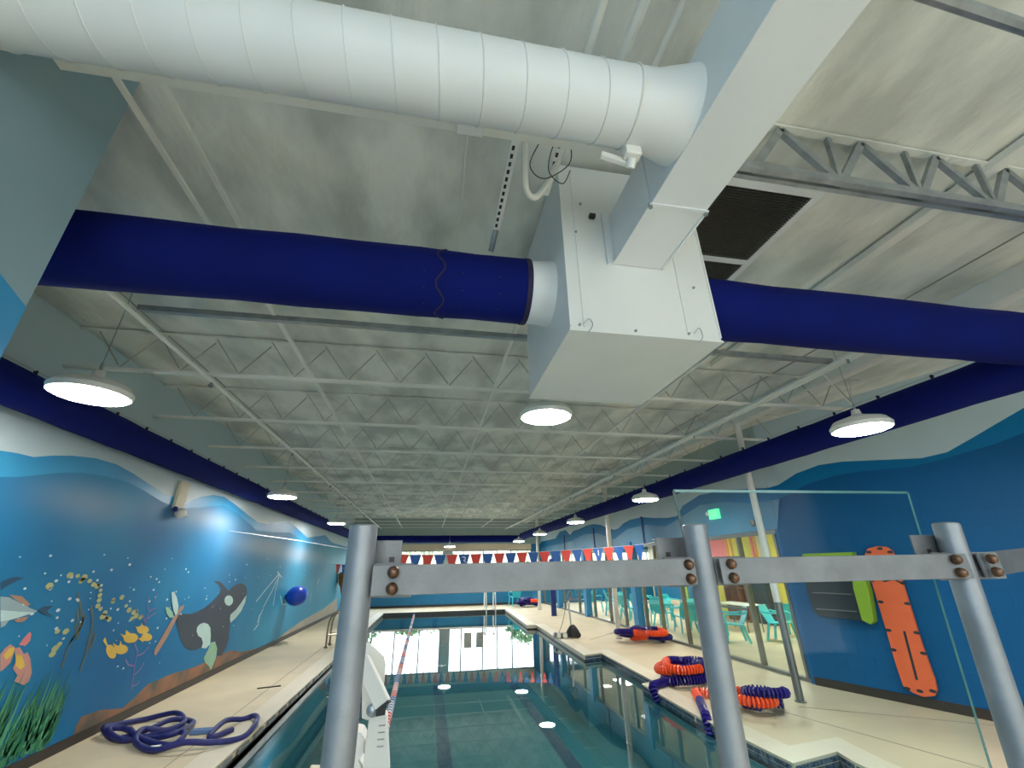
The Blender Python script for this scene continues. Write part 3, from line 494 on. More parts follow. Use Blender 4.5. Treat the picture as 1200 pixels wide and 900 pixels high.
o = MB().bar((3.85, -.5, 4.5), (3.85, 4.9, 4.5), .10, .06).build('deck_rib', m_joist); tag(o, 'long white rib under the roof deck above the right blue duct', 'bar')
pipe('ceiling_conduit', 'grey galvanized conduit crossing the top right corner of the ceiling', 'pipe', [(1.6, .70, 4.2), (4.5, .82, 4.2)], .03, m_galv)
# slotted hanger struts, hose loop and wires beside the plenum
for (x, y0, y1, lb) in ((.36, 1.66, 2.3, 'from the joist down to the blue duct'), (.62, 1.60, 1.95, 'beside the hose loop')):
    t = thing('slotted_strut', 'white slotted metal strut with oval holes, ' + lb, 'strut', (x, y0, 4.1))
    MB().bar((x, y0, 4.14), (x - .02, y1, 4.06), .045, .012).bar((x + .022, y0, 4.16), (x + .002, y1, 4.08), .006, .04).build('channel', m_duct, t)
    k = 0
    while y0 + .05 + k * .05 < y1 - .03:
        y = y0 + .05 + k * .05; s_ = (y - y0) / (y1 - y0)
        MB().box((-.008, -.013, -.003), (.008, .013, .003), Matrix.Translation((x - .02 * s_ - .005, y, 4.14 - .08 * s_ - .0075))).build('slot', m_black, t); k += 1
pipe('hanger_strap', 'grey steel strut joining the slotted strut to the left blue duct', 'strut', [(.34, 2.3, 4.06), (.32, 2.42, 3.97)], .02, m_galv)
pipe('flexible_hose', 'white flexible hose looping beside the slotted strut', 'hose', spline([(.42, 1.66, 4.2), (.43, 1.75, 4.05), (.46, 1.86, 3.98), (.53, 1.9, 3.98), (.6, 1.8, 4.05), (.66, 1.66, 4.2)], 6), .02, m_white)
pipe('black_wire', 'thin black wires looping over the hose beside the plenum box', 'wire', spline([(.5, 1.62, 4.12), (.45, 1.72, 4.02), (.55, 1.78, 4.0), (.68, 1.7, 4.05), (.66, 1.62, 4.12), (.57, 1.6, 4.08), (.56, 1.72, 4.0), (.66, 1.78, 3.98), (.7, 1.74, 4.05)], 6), .003, m_black)
o = MB().box((.02, 1.5, 3.97), (.16, 1.56, 4.06)).build('junction_box', m_duct, bevel=.006); tag(o, 'small white box under the spiral duct on the joist chord', 'box')
pipe('ceiling_conduit', 'thin grey conduit on the roof deck from the small white box to the blue duct', 'pipe', [(.1, 1.6, 4.5), (.1, 3.3, 4.5)], .008, m_joist)
# ================================================================ WHITE DUCTWORK
t = thing('spiral_duct', 'large round white spiral duct crossing under the roof deck', 'duct', (-1, 1.21, 3.87))
RD = .168; cy, cz = 1.22, 3.87
MB().tube([(-1.95, cy, cz), (.72, cy, cz)], RD, 48).build('pipe', m_duct, t, True)
i = 0; x = -1.9
while x < .76:
    pts = [(x - .022 * math.sin(2 * math.pi * k / 40) + .02, cy + (RD + .002) * math.cos(2 * math.pi * k / 40), cz + (RD + .002) * math.sin(2 * math.pi * k / 40)) for k in range(40)]
    MB().tube(pts, .0035, 6, closed=True).build('spiral_seam', m_duct, t, True); x += .18 ; i += 1
tr = MB(); n = 40; v = []
for (x, r, ry) in ((.70, RD, RD), (.90, RD + .004, RD + .004), (1.065, RD + .03, RD + .055)):
    v += [(x, cy + ry * math.cos(2 * math.pi * k / n), cz + r * math.sin(2 * math.pi * k / n)) for k in range(n)]
tr.add(v, [(i * n + k, i * n + (k + 1) % n, (i + 1) * n + (k + 1) % n, (i + 1) * n + k) for i in range(2) for k in range(n)]).build('takeoff_collar', m_duct, t, True)
MB().tube([(.80, cy + (RD + .004) * math.cos(2 * math.pi * k / 40), cz + (RD + .004) * math.sin(2 * math.pi * k / 40)) for k in range(40)], .006, 6, closed=True).build('band', m_white, t, True)
t = thing('wall_speaker', 'small white bracketed sensor clamped under the spiral duct end', 'sensor', (.86, 1.18, 3.70))
MB().box((.80, 1.28, 3.66), (.88, 1.33, 3.76)).build('body', m_white, t, bevel=.008)
MB().tube([(.84, 1.31, 3.66), (.84, 1.34, 3.63)], .022, 12).build('joint', m_white, t, True)
MB().bar((.70, 1.34, 3.69), (.83, 1.34, 3.66), .02, .03).build('arm', m_white, t)
BX0, BX1, BY0, BY1, BZ0 = .74, 1.72, 2.07, 3.17, 3.17
t = thing('rectangular_duct', 'white square sheet metal duct running overhead into the plenum box', 'duct', (1.2, 2, 3.8))
ZR = 3.67
MB().box((1.065, -3.5, ZR), (1.39, 1.56, 4.05)).build('long_section', m_duct, t, bevel=.004)
MB().box((1.065, 1.565, ZR), (1.39, 2.065, 4.05)).build('end_section', m_duct, t, bevel=.004)
MB().box((1.055, 1.552, ZR - .008), (1.40, 1.572, ZR)).build('flange', m_duct, t)
MB().box((1.02, 2.05, ZR - .01), (1.065, 2.068, 4.08)).build('flange', m_duct, t)
MB().bar((1.393, 1.56, ZR - .002), (1.393, 2.06, ZR - .002), .012, .014).build('seam', m_duct, t); MB().bar((1.06, 1.56, ZR - .002), (1.06, 2.06, ZR - .002), .008, .01).build('seam', m_duct, t)
for p in ((1.065, 1.57, ZR - .02), (1.39, 1.57, ZR - .02)): MB().tube([p, (p[0], p[1], p[2] + .03)], .012, 8).build('bolt', m_galv, t)
t = thing('plenum_box', 'large white sheet metal plenum box where the ducts meet', 'duct', (1.23, 2.6, 3.17))
MB().box((BX0, BY0, BZ0), (BX1, BY1, 4.5)).build('body', m_box, t, bevel=.004)
MB().box((BX0 - .004, BY0 - .006, BZ0 - .012), (BX1 + .006, BY1 + .004, BZ0)).build('bottom_panel', m_box, t)
for x in (BX0 + .006, BX0 + .09, BX1 - .22, BX1 - .004): MB().bar((x, BY0 - .002, BZ0 + .02), (x, BY0 - .002, 4.4), .012, .007, (0, 1, 0)).build('seam', m_box, t)
for x, z in ((.80, 3.2), (1.5, 3.2), (1.15, 3.19), (1.6, 3.55), (1.58, 3.9), (.83, 3.9), (.88, 4.15)): MB().tube([(x, BY0 - .012, z), (x, BY0, z)], .008, 8).build('screw', m_galv, t)
MB().tube(spline([(.82, BY0 - .01, 3.2), (.85, BY0 - .03, 3.23), (.87, BY0 - .03, 3.19), (.84, BY0 - .03, 3.14)], 5), .003, 6).build('hook', m_galv, t)
MB().tube(spline([(1.53, BY0 - .01, 3.2), (1.56, BY0 - .03, 3.23), (1.57, BY0 - .03, 3.17), (1.54, BY0 - .03, 3.13)], 5), .003, 6).build('hook', m_galv, t)
MB().box((.93, BY0 - .03, 4.03), (.97, BY0, 4.055)).build('black_latch', m_black, t)
# return grille
t = thing('ceiling_grille', 'dark return air grille with white frame right of the square duct', 'grille', (2.2, 2.3, 4.35))
gx0, gx1, gy0, gy1 = 1.74, 2.66, 1.84, 3.0; zg = 4.33
MB().box((gx0, gy0, zg), (gx1, gy0 + .06, zg + .02)).box((gx0 + .05, 2.60, zg), (gx1 - .06, 2.66, zg + .02)).box((gx0, gy1 - .06, zg), (gx1, gy1, zg + .02)).box((gx1 - .06, gy0 + .06, zg), (gx1, gy1 - .06, zg + .02)).box((gx0, gy0 + .06, zg), (gx0 + .05, gy1 - .06, zg + .02)).build('frame', m_duct, t)
MB().box((gx0, gy0, zg + .02), (gx1, gy0 + .01, zg + .2)).box((gx1 - .01, gy0, zg + .02), (gx1, gy1, zg + .2)).build('housing', m_galv, t)
MB().box((gx0, gy0, zg + .1), (gx1, gy1, zg + .12)).build('filter', m_dark, t)
g = MB()
for k in range(46): g.box((gx0 + .05, gy0 + .06 + k * .0225, zg + .004), (gx1 - .06, gy0 + .068 + k * .0225, zg + .014))
for k in range(30): g.box((gx0 + .05 + k * .028, gy0 + .06, zg + .006), (gx0 + .054 + k * .028, gy1 - .06, zg + .016))
tag(g.build('mesh_wires', mat('grille_wire', (.07, .07, .06), .5, .3), t), kind='stuff')
# ================================================================ BLUE FABRIC DUCTS
def fabric(name, label, a, b, r, rest=(), wob=.006, hooks=True, hs=.8, seam=None):
    a, b = Vector(a), Vector(b); L = (b - a).length; N = max(8, int(L / .35)); t = thing(name, label, 'duct', a, 'blue fabric air ducts')
    pts = [a.lerp(b, i / N) for i in range(N + 1)]
    MB().tube(pts, [r * (1 + wob * 5 * math.sin(i * 2.1) * math.sin(i * .7)) for i in range(N + 1)], 36).build('fabric_tube', m_fab, t, True)
    d = (b - a).normalized()
    if hooks:
        MB().tube([a + Vector((0, 0, r + .045)), b + Vector((0, 0, r + .045))], .0035, 6).build('cable', m_galv, t, True)
        k = .3
        while k < L:
            p = a + d * k + Vector((0, 0, r))
            MB().bar(p - Vector((0, 0, .01)), p + Vector((0, 0, .05)), .028, .014, d).bar(p + Vector((0, 0, .03)) - d * .02, p + Vector((0, 0, .03)) + d * .02, .012, .012).build('hook', m_fabd, t); k += hs
    return t
ty, tz, tr_ = 2.46, 3.675, .226
t = fabric('fabric_duct', 'royal blue fabric duct left of the white plenum box, crossing to the pier', (-3.9, ty, tz), (.58, ty, tz), tr_, hs=.42)
MB().tube([(.545, ty, tz), (.575, ty, tz)], tr_ + .004, 36).build('strap', m_fabd, t, True)
MB().tube([(-.02 + .03 * math.sin(k * 1.1), ty + (tr_ + .001) * math.cos(2 * math.pi * k / 36), tz + (tr_ + .001) * math.sin(2 * math.pi * k / 36)) for k in range(36)], .006, 6, closed=True).build('seam', m_fabd, t, True)
for x in (-.12, .12, .36): 
    for an in (195, 222, 250): 
        c = (x, ty + tr_ * math.cos(math.radians(an)), tz + tr_ * math.sin(math.radians(an))); MB().lathe([(.006, -.003), (.006, .003)], c, 8, Matrix.Rotation(math.radians(60), 4, 'X')).build('eyelet', m_fabd, t)
MB().tube([(.58, ty, tz), (.66, ty, tz), (.745, ty, tz)], [tr_ - .008, tr_ - .006, tr_ + .004], 36).build('metal_collar', m_duct, t, True)['label'] = 'white metal collar joining the box'
t = fabric('fabric_duct', 'royal blue fabric duct right of the white plenum box', (1.72, ty, tz), (5.5, ty, tz), tr_, hooks=False)
XDL, ZDL, RL = -3.90, 3.52, .183
XDR, ZDR, RR = 5.3, 3.52, .193
fabric('fabric_duct', 'long royal blue fabric duct along the mural wall', (XDL, 2.46, ZDL), (XDL, 25.6, ZDL), RL, hs=.62)
fabric('fabric_duct', 'long royal blue fabric duct along the glazed wall', (XDR, 2.46, ZDR), (XDR, 25.6, ZDR), RR, hs=.62)
fabric('fabric_duct', 'royal blue fabric duct across the far wall', (XDL, 25.75, 3.4), (XDR, 25.75, 3.4), .19, hs=.9)
# ================================================================ LAMPS
def make_lamp(label, loc):
    t = thing('pendant_lamp', label, 'lamp', loc, 'round high bay lamps')
    MB().lathe([(.27, -.012), (.285, -.012), (.295, .03), (.25, .09), (.13, .13), (.05, .16), (.04, .22)], loc, 32).build('housing', m_white, t, True)
    MB().lathe([(.268, -.010), (.268, -.014), (.24, -.026), (.12, -.030), (.001, -.031)], loc, 32).build('lens', m_lens, t, True)
    x, y, z = loc
    MB().tube([(x, y, z + .22), (x, y, z + .30)], .012, 8).build('stem', m_galv, t)
    MB().tube([(x, y, z + .3), (x, y + .02, ZC)], .004, 6).build('cable', m_galv, t)
    return t
lamp = None
for lb, loc in (('largest round white lamp, by the mural wall at the pier', (-2.967, 4.073, 3.341)), ('second lamp from the pier along the mural wall', (-3.088, 9.988, 3.341)), ('third lamp from the pier along the mural wall', (-3.069, 15.903, 3.341)),
                ('round lamp hanging just under the white plenum box', (1.22, 4.43, 3.45)), ('nearest lamp on the glazed side, below the right blue duct', (4.694, 3.833, 3.265)),
                ('second lamp along the right blue duct', (4.656, 9.023, 3.228)), ('third lamp along the right blue duct', (4.656, 13.932, 3.209)), ('fourth lamp along the right blue duct, small', (4.628, 18.7, 3.172)), ('farthest lamp along the right blue duct', (4.582, 23.095, 3.115)),
                ('small lamp in front of the far wall window', (1.1, 24.0, 2.93)), ('round lamp behind the camera on the left', (-.9, -2.2, 3.6)), ('round lamp behind the camera on the right', (4.6, -1.8, 3.6))):
    make_lamp(lb, loc)
# far right extra hanger wires of the near right lamp
pipe('lamp_stay', 'thin white stay wires above the near right lamp', 'wire', [(4.60, 4.0, 4.02), (5.0, 4.1, 3.66), (5.35, 4.3, 4.1)], .006, m_joist)
# ================================================================ POLES
def pole(label, x, y, z1, r, ml, zl=None):
    t = thing('support_pole', label, 'pole', (x, y, 0), 'poles along the glazed side')
    if zl: MB().tube([(x, y, 0), (x, y, zl)], r * 1.02, 16).build('lower_sleeve', m_alu, t, True); MB().tube([(x, y, zl), (x, y, z1)], r, 16).build('shaft', ml, t, True)
    else: MB().tube([(x, y, 0), (x, y, z1)], r, 16).build('shaft', ml, t, True)
    MB().lathe([(r + .025, 0), (r + .025, .012), (r + .003, .016)], (x, y, 0), 16).build('base_plate', m_alu, t); return t
pole('nearest pole at right, white above and bare metal below', 5.56, 6.81, 4.3, .055, m_whitep, 1.32)
pole('white pole standing behind the middle lane rope pile', 5.45, 13.2, 4.3, .07, m_whitep)
pole('short navy pole at the far right of the pool', 5.33, 19.6, 2.2, .11, m_navycol)
pole('farthest white pole before the far windows', 5.45, 22.6, 4.3, .07, m_whitep)
# ================================================================ GUARD RAIL
G = thing('guard_rail', 'bare aluminium guard rail with three round posts in the foreground', 'railing', (.8, 1.2, 0))
PT = [((-.164, 1.202, 2.005), (-0.1628, 1.202, 1.5149)), ((.782, 1.232, 2.009), (0.7808, 1.232, 1.4337)), ((1.62, 1.163, 2.008), (1.5777, 1.163, 1.4869))]
PR = .0345; axes = []
for a, b in PT:
    a, b = Vector(a), Vector(b); d = (b - a).normalized(); foot = a + d * (a.z / -d.z); axes.append((a, d))
    MB().lathe([(PR, 0), (PR, (foot - a).length - .004), (PR - .004, (foot - a).length)], foot, 32, (a - foot).to_track_quat('Z', 'Y').to_matrix().to_4x4()).build('post', m_post, G, True)
def onpost(i, z): a, d = axes[i]; return a + d * ((z - a.z) / d.z)
zr = 1.875; hw = .034
P1, P2, P3 = onpost(0, zr), onpost(1, zr + .006), onpost(2, zr + .008); P4 = Vector((2.35, 1.34, 1.915))
fr = Vector((0, -.046, 0))
MB().bar(P1 + Vector((.035, -.028, 0)), P2 + Vector((-.045, -.040, 0)), .008, hw * 2).build('rail', m_rail, G, bevel=.0015)
MB().bar(P2 + Vector((.035, -.036, 0)), P3 + Vector((-.02, -.040, 0)), .008, hw * 2).build('rail', m_rail, G, bevel=.0015)
MB().bar(P3 + Vector((.04, -.03, 0)), P4, .008, hw * 2).build('rail', m_rail, G, bevel=.0015)
for (P, s) in ((P2, -1), (P2, 1), (P3, -1), (P3, 1), (P1, 1)):
    b0 = P + Vector((s * .036, -.01, 0)); b1 = P + Vector((s * .13, -.030 if s < 0 else -.02, 0))
    MB().bar(b0, b1, .007, .076).build('bracket_plate', m_rail, G, bevel=.0015)
    for dz in (-.018, .018):
        c = P + Vector((s * (.066 if P is not P1 else .085), -.052, dz))
        MB().lathe([(.0135, .012), (.0145, .006), (.011, -.004), (.005, -.008)], c, 12, Matrix.Rotation(math.radians(90), 4, 'X') @ Matrix.Rotation(math.pi, 4, 'X')).build('bolt', m_brass, G, True)
# clip plates behind the posts that carry the panels
for (x0, x1, y, z0, z1, lb) in ((-0.162, -0.0686, 1.27, 1.87, 1.9717, 'pale plate with a hole'), (0.683, 0.7829, 1.292, 1.85, 1.9765, 'grey plate with a hole'), (1.5124, 1.6671, 1.20, 1.87, 1.9751, 'pale plate with a hole')):
    o = MB().box((x0, y, z0), (x1, y + .006, z1)).build('clip_plate', m_rail, G, bevel=.002); o['label'] = lb
    hx = x0 + (x1 - x0) * (.75 if x0 < 0 else .35)
    MB().box((hx - .008, y - .002, z1 - .055), (hx + .006, y, z1 - .042)).build('clip_hole', m_black, G)
GP = [Vector(p) for p in [(0.7679, 1.287, 2.1182), (1.576, 1.2041, 2.1105), (1.9085, 1.5009, 1.2821)]]
gx0, gy, gx1 = GP[0].x, 1.30, GP[1].x
t = thing('glass_panel', 'clear safety glass panel bolted behind the right half of the rail', 'panel', (1.2, 1.3, .6))
q = [(0.7816, 1.31, 2.122), (1.7147, 1.31, 2.129), (1.6507, 1.31, 1.3618), (0.8401, 1.31, 1.4034)]
# vertical pane between the posts, sides follow the posts' lean
sR = (q[2][0] - q[1][0]) / (q[1][2] - q[2][2]); sL = (q[3][0] - q[0][0]) / (q[0][2] - q[3][2]); zb = .55
pn = [q[0], q[1], [q[1][0] + sR * (q[1][2] - zb), 1.31, zb], [q[0][0] + sL * (q[0][2] - zb), 1.31, zb]]
MB().slab(pn, (0, .008, 0)).build('pane', m_panel, t)
for a, b, m_ in ((pn[0], pn[1], m_gedge), (pn[1], pn[2], m_gedge), (pn[0], pn[3], m_edgedark)): MB().bar(Vector(a) + Vector((0, .004, 0)), Vector(b) + Vector((0, .004, 0)), .0014, .0085).build('edge', m_, t)
# ================================================================ WHITE POOL LIFT (left foreground)
t = thing('pool_lift', 'white pool lift mast with black-capped arm behind the left post', 'pool lift', (-.5, 3.45, 0))
def xz(pts): return [tuple(p) for p in pts]
MB().slab([(-0.4019, 3.46, 1.4543), (-0.357, 3.46, 1.4475), (-0.2484, 3.46, 1.3592), (-0.2331, 3.46, 1.3148), (-0.2365, 3.46, 1.0767), (-0.26, 3.46, 0.9978), (-0.3522, 3.46, 1.0301)], (0, .03, 0)).build('rear_plate', m_white, t, bevel=.004)
MB().slab([(-0.3474, 3.452, 1.3697), (-0.3109, 3.452, 1.3342), (-0.3062, 3.452, 1.2909), (-0.335, 3.452, 1.3066)], (0, .006, 0)).build('slot', m_cope, t)
a, b = Vector((-0.3836, 3.4, 1.3653)), Vector((-0.2185, 3.32, 1.1269))
MB().bar(a, b, .09, .085, (0, 1, 0)).build('arm', m_white, t, bevel=.006)
dd = (b - a).normalized(); MB().bar(b, b + dd * .012, .082, .077, (0, 1, 0)).build('end_cap', m_black, t)
MB().slab([(-0.3014, 3.4, 1.104), (-0.1975, 3.4, 1.0535), (-0.1549, 3.4, 0.7673)] + [(-.14, 3.40, 0), (-.36, 3.40, 0)] + [(-0.315, 3.4, 0.7796)], (0, .10, 0)).build('mast', m_white, t, bevel=.008)
c = (-0.2804, 3.36, 1.0948)
MB().lathe([(.035, -.03), (.04, 0), (.03, .03), (.01, .04)], c, 14, Matrix.Rotation(math.radians(90), 4, 'X')).build('knob', m_galv, t, True)
for k in range(4): MB().box((-.24, 3.392, 1.0 - k * .035), (-.20, 3.398, 1.006 - k * .035)).build('vent_slot', m_galv, t)
MB().slab([(-0.2495, 3.3, 1.1508), (-0.1975, 3.3, 1.1391), (-0.2018, 3.3, 1.079), (-0.2566, 3.3, 1.0739)], (0, .02, 0)).build('end_cap', m_black, t)
MB().slab([(-0.3893, 3.45, 0.9653), (-0.3471, 3.45, 0.9539), (-0.3224, 3.45, 0.9179), (-0.3207, 3.45, 0.8585), (-0.3462, 3.45, 0.8186), (-0.3045, 3.45, 0.762), (-0.3698, 3.45, 0.767)], (0, .18, 0)).build('seat_shell', m_white, t, bevel=.006)
MB().box((-.60, 3.3, 0), (-.10 - .2, 3.75, .05)).build('base', m_white, t, bevel=.01)
# ================================================================ PENNANTS
m_soft = mat('soft_print', (.45, .30, .40), .6)
def bunting(label, A, B, dip, pitch, w2, hh, nums, path=None, lim=None):
    A, B = Vector(A), Vector(B); L = (B - A).length
    PS = spline(path, 12) if path else None
    def sag(s):
        if PS:
            u = s * (len(PS) - 1); i = min(int(u), len(PS) - 2); return PS[i].lerp(PS[i + 1], u - i)
        p = A.lerp(B, s); p.z -= dip * (1 - (2 * s - 1) ** 2); return p
    t = thing('pennant_string', label, 'bunting', A, 'pennant strings over the pool')
    MB().tube([sag(k / 48) for k in range(49)], .005, 6).build('cord', m_white if path else m_navycol, t)
    ang = math.atan2(B.y - A.y, B.x - A.x); k = 0; s = pitch / L
    if path: s, pitch = lim[0], pitch
    while s < (lim[1] if lim else .985):
        p = sag(s); m_ = m_bpen if k % 2 == 0 else m_red; T_ = Matrix.Translation(p) @ Matrix.Rotation(ang, 4, 'Z')
        o = MB().slab([T_ @ Vector(v_) for v_ in ((-w2, 0, 0), (w2, 0, 0), (w2 * .22, .02, -hh), (-w2 * .22, .02, -hh))], T_.to_3x3() @ Vector((0, .003, 0))).build('pennant', m_, t)
        o['label'] = 'blue pennant' if k % 2 == 0 else 'red pennant'
        if k in nums:
            o2 = txt('number_print', nums[k], hh * .75, m_print, Matrix.Identity(4), o); o2.matrix_parent_inverse = Matrix.Identity(4)
            o2.matrix_basis = T_ @ Matrix.Translation((0, .012, -hh * .42)) @ Matrix.Rotation(math.pi, 4, 'Z') @ Matrix.Rotation(math.radians(90), 4, 'X')
        elif dip < .3 and w2 < .128: MB().slab([T_ @ Vector((x * w2, .010 + z * -.04, z * hh)) for x, z in ((-.45, -.26), (.45, -.26), (.42, -.30), (-.42, -.30))], T_.to_3x3() @ Vector((0, .002, 0))).slab([T_ @ Vector((x * w2, .010 + z * -.04, z * hh)) for x, z in ((-.35, -.36), (.35, -.36), (.3, -.46), (-.3, -.46))], T_.to_3x3() @ Vector((0, .002, 0))).build('print', m_soft, o)
        s += pitch / L; k += 1
NP = [(5.759, 10.6, 2.4863), (5.2823, 10.6, 2.3787), (3.8161, 10.57, 2.2805), (1.9242, 10.53, 2.202), (-0.4858, 10.48, 2.1889), (-1.8447, 10.43, 2.3389), (-2.6735, 10.4, 2.4807), (-4.215, 10.35, 2.7039)]
NP = [(5.5, 10.6, NP[0][2])] + NP + [(XL, 10.3, NP[-1][2] + .02 + (NP[-1][0] - XL) * .17)]
# resample evenly along the string
Q = spline(NP, 12); D = [0]
for a, b in zip(Q, Q[1:]): D.append(D[-1] + (b - a).length)
def atd(d_):
    i = 0
    while D[i + 1] < d_: i += 1
    return Q[i].lerp(Q[i + 1], (d_ - D[i]) / (D[i + 1] - D[i]))
NPE = [atd(D[-1] * k / 30 * .9999) for k in range(31)]
s755 = min(range(300), key=lambda k: abs(atd(D[-1] * k / 300).x - 5.1234)) / 300; s442 = min(range(300), key=lambda k: abs(atd(D[-1] * k / 300).x - -1.1276)) / 300
bunting('nearer string of red and blue numbered pennants, seen just above the rail', NP[0], (NP[0][0] - D[-1], 10.6, 2), .0, .27, .128, .34, {4: '1', 16: '3'}, NPE, (s755, s442))
bunting('farther string of red and blue pennants, mostly hidden by the rail', (5.33, 19.7, 2.14), (-4.08, 20.9, 2.14), .16, .24, .10, .36, {})
# ================================================================ LANE ROPES
def rope(mbs, pts, r, seg, pitch=.032, w=.62):
    """string of disc floats along pts; colour index from seg(distance)"""
    P = [Vector(p) for p in pts]; D = [0]
    for a, b in zip(P, P[1:]): D.append(D[-1] + (b - a).length)
    s = 0; i = 0
    while s < D[-1]:
        while D[i + 1] < s: i += 1
        u = (s - D[i]) / (D[i + 1] - D[i]); p = P[i].lerp(P[i + 1], u); d = (P[i + 1] - P[i]).normalized(); c = seg(s)
        h = pitch * w / 2
        mbs[c].lathe([(r * .35, -h), (r, -h * .5), (r, h * .5), (r * .35, h)], p, 8, d.to_track_quat('Z', 'Y').to_matrix().to_4x4()); s += pitch
t = thing('lane_rope', 'floating lane rope of small red, white and blue discs on the water', 'lane rope', (-.45, 6, -.1))
ms = [MB(), MB(), MB()]
LP = [(-.42, 6.2, -.10), (-.44, 9, -.10), (-.46, 14, -.10), (-.47, 23.3, -.10)]
rope(ms, LP, .048, lambda s: (0 if int(s / .9) % 2 else 2) if int(s / .07) % 2 else 1, .045, .8)
for m_, mb, nm in zip((m_red, m_white, m_bpen), ms, ('red_floats', 'white_floats', 'blue_floats')): tag(mb.build(nm, m_, t, True), kind='stuff')
MB().tube(LP, .006, 6).tube([LP[0], (-.36, 5.86, -.03)], .006, 6).build('cable', m_galv, t)
def pile(label, cx, cy, rx, ry, loops, seed, rot=0, r=.062, tail=None, oseg=((.30, .55),)):
    rn = random.Random(seed); pts = []; N = loops * 10
    for i in range(N):
        a = i / 10 * 2 * math.pi; q = .66 + .34 * math.sin(i * .41 + seed); lay = r + (i / N) * r * 3.3 * min(1, loops / 2.5) + .02 * math.sin(i)
        x, y = rx * q * math.cos(a) + rn.uniform(-.04, .04), ry * q * math.sin(a) + rn.uniform(-.03, .03)
        pts.append((cx + x * math.cos(rot) - y * math.sin(rot), cy + x * math.sin(rot) + y * math.cos(rot), lay + rn.uniform(0, .02)))
    if tail: pts = list(tail) + pts
    pts = spline(pts, 5); T_ = sum((a - b).length for a, b in zip(pts, pts[1:]))
    t = thing('lane_rope_pile', label, 'lane rope', (cx, cy, 0), 'coiled lane ropes on the deck')
    ms = [MB(), MB()]; rope(ms, pts, r, lambda s: 1 if any(a < (s / T_) < b for a, b in oseg) else 0, .05, .85)
    tag(ms[0].build('navy_floats', m_nfl, t, True), kind='stuff'); tag(ms[1].build('orange_floats', m_ofl, t, True), kind='stuff')
    MB().tube(pts[::3], .006, 5).build('cable', m_black, t); return t
pile('navy and orange lane rope heap by the blue column', 5.8, 12.4, .74, .44, 4, 3, -.5, .075, None, ((.08, .16), (.3, .38), (.5, .58), (.7, .84)))
pile('navy and orange lane rope heap left of the middle post, end in the pool', 4.68, 8.35, .70, .46, 4, 5, .5, .07, [(3.74, 7.72, -.1), (3.74, 7.85, .06), (3.95, 8.0, .07)], ((.34, .46), (.62, .72), (.84, .93)))
pile('lane rope coil in the open near the metal-bottomed pole', 4.66, 6.5, .36, .36, 3, 2, .1, .065, [(3.72, 6.3, -.12), (3.78, 6.45, .05), (4.1, 7.1, .07), (4.3, 7.35, .07)], ((.12, .26), (.55, .78)))
pile('far dark lane rope heap beside the teal chair', 5.2, 24.4, .55, .40, 4, 8, 0, .085, None, ((.7, .78),))
# ================================================================ HOSE on the left deck
c0 = Vector((-3.05, 7.6, 0)); pts = []
hp = [(-2.34, 7.34), (-2.47, 7.0), (-2.5, 7.51), (-2.37, 7.79), (-2.23, 7.79), (-2.08, 7.4), (-2.1, 7.03), (-2.34, 6.81), (-2.64, 6.77), (-2.95, 6.8), (-3.27, 7.03), (-3.4, 7.4), (-3.19, 7.54), (-3.07, 7.71), (-3.34, 8.06), (-3.73, 8.12), (-3.92, 7.81), (-3.94, 7.59), (-3.65, 7.34), (-3.39, 7.46), (-3.24, 7.75), (-3.02, 7.84), (-2.91, 7.47), (-2.93, 7.11), (-3.28, 7.25), (-3.7, 7.6), (-3.84, 7.5), (-3.51, 7.25), (-3.15, 7.28), (-2.81, 7.14), (-2.84, 6.93), (-3.26, 7.13), (-3.57, 7.44)]
rn = random.Random(4); hz = [(.034 + .03 * (i % 3)) for i in range(len(hp))]
pts = spline([(x, y, z) for (x, y), z in zip(hp, hz)], 8)
t = thing('coiled_hose', 'navy vacuum hose loosely coiled on the left deck', 'hose', (-3, 7.5, 0))
MB().tube(pts, .032, 10).build('hose', m_hose, t, True)
x, y = (-2.97, 6.85)
MB().tube([(x - .05, y, .035), (x + .05, y + .02, .035)], .031, 12).build('white_cuff', m_white, t, True)
x, y = (-2.71, 7.42)
MB().box((x - .14, y - .05, .0), (x + .12, y + .06, .05)).build('blue_connector', mat('steel_blue', (.10, .20, .42), .4), t, bevel=.012)
x, y = (-2.63, 9.73)
o = MB().bar((x - .18, y - .05, .01), (x + .18, y + .05, .01), .02, .016).build('stick', m_black); tag(o, 'thin dark stick lying on the left deck', 'stick')
# ================================================================ grab rails, far ladder
def graprail(label, x, y, m, w=.45, h=.85, flip=1, name='grab_rail'):
    t = thing(name, label, 'handrail', (x, y, 0))
    for dy in (0, w):
        MB().tube(spline([(x - .42 * flip, y + dy, 0), (x - .42 * flip, y + dy, h * .7), (x - .3 * flip, y + dy, h * .97), (x - .05 * flip, y + dy, h), (x + .18 * flip, y + dy, h * .8), (x + .26 * flip, y + dy, .2), (x + .26 * flip, y + dy, -.9)], 5), .024, 10).build('rail', m, t, True)
        MB().lathe([(.05, 0), (.05, .03), (.028, .04)], (x - .42 * flip, y + dy, 0), 12).build('escutcheon', m, t)
    for z in (-.3, -.6): MB().box((x + .2 * flip, y, z), (x + .3 * flip, y + w, z + .03)).build('step', m, t)
    MB().tube([(x - .42 * flip, y, .3), (x + .26 * flip, y, .32)], .018, 8).tube([(x - .42 * flip, y + w, .3), (x + .26 * flip, y + w, .32)], .018, 8).build('cross_bar', m, t, True)
    return t
graprail('curved pool ladder handrails on the left deck edge', -2.1, 13.9, m_chrome, .5, .82)
t = thing('pool_ladder', 'pair of white ladder rails at the far end of the pool', 'handrail', (3.0, 23.5, 0))
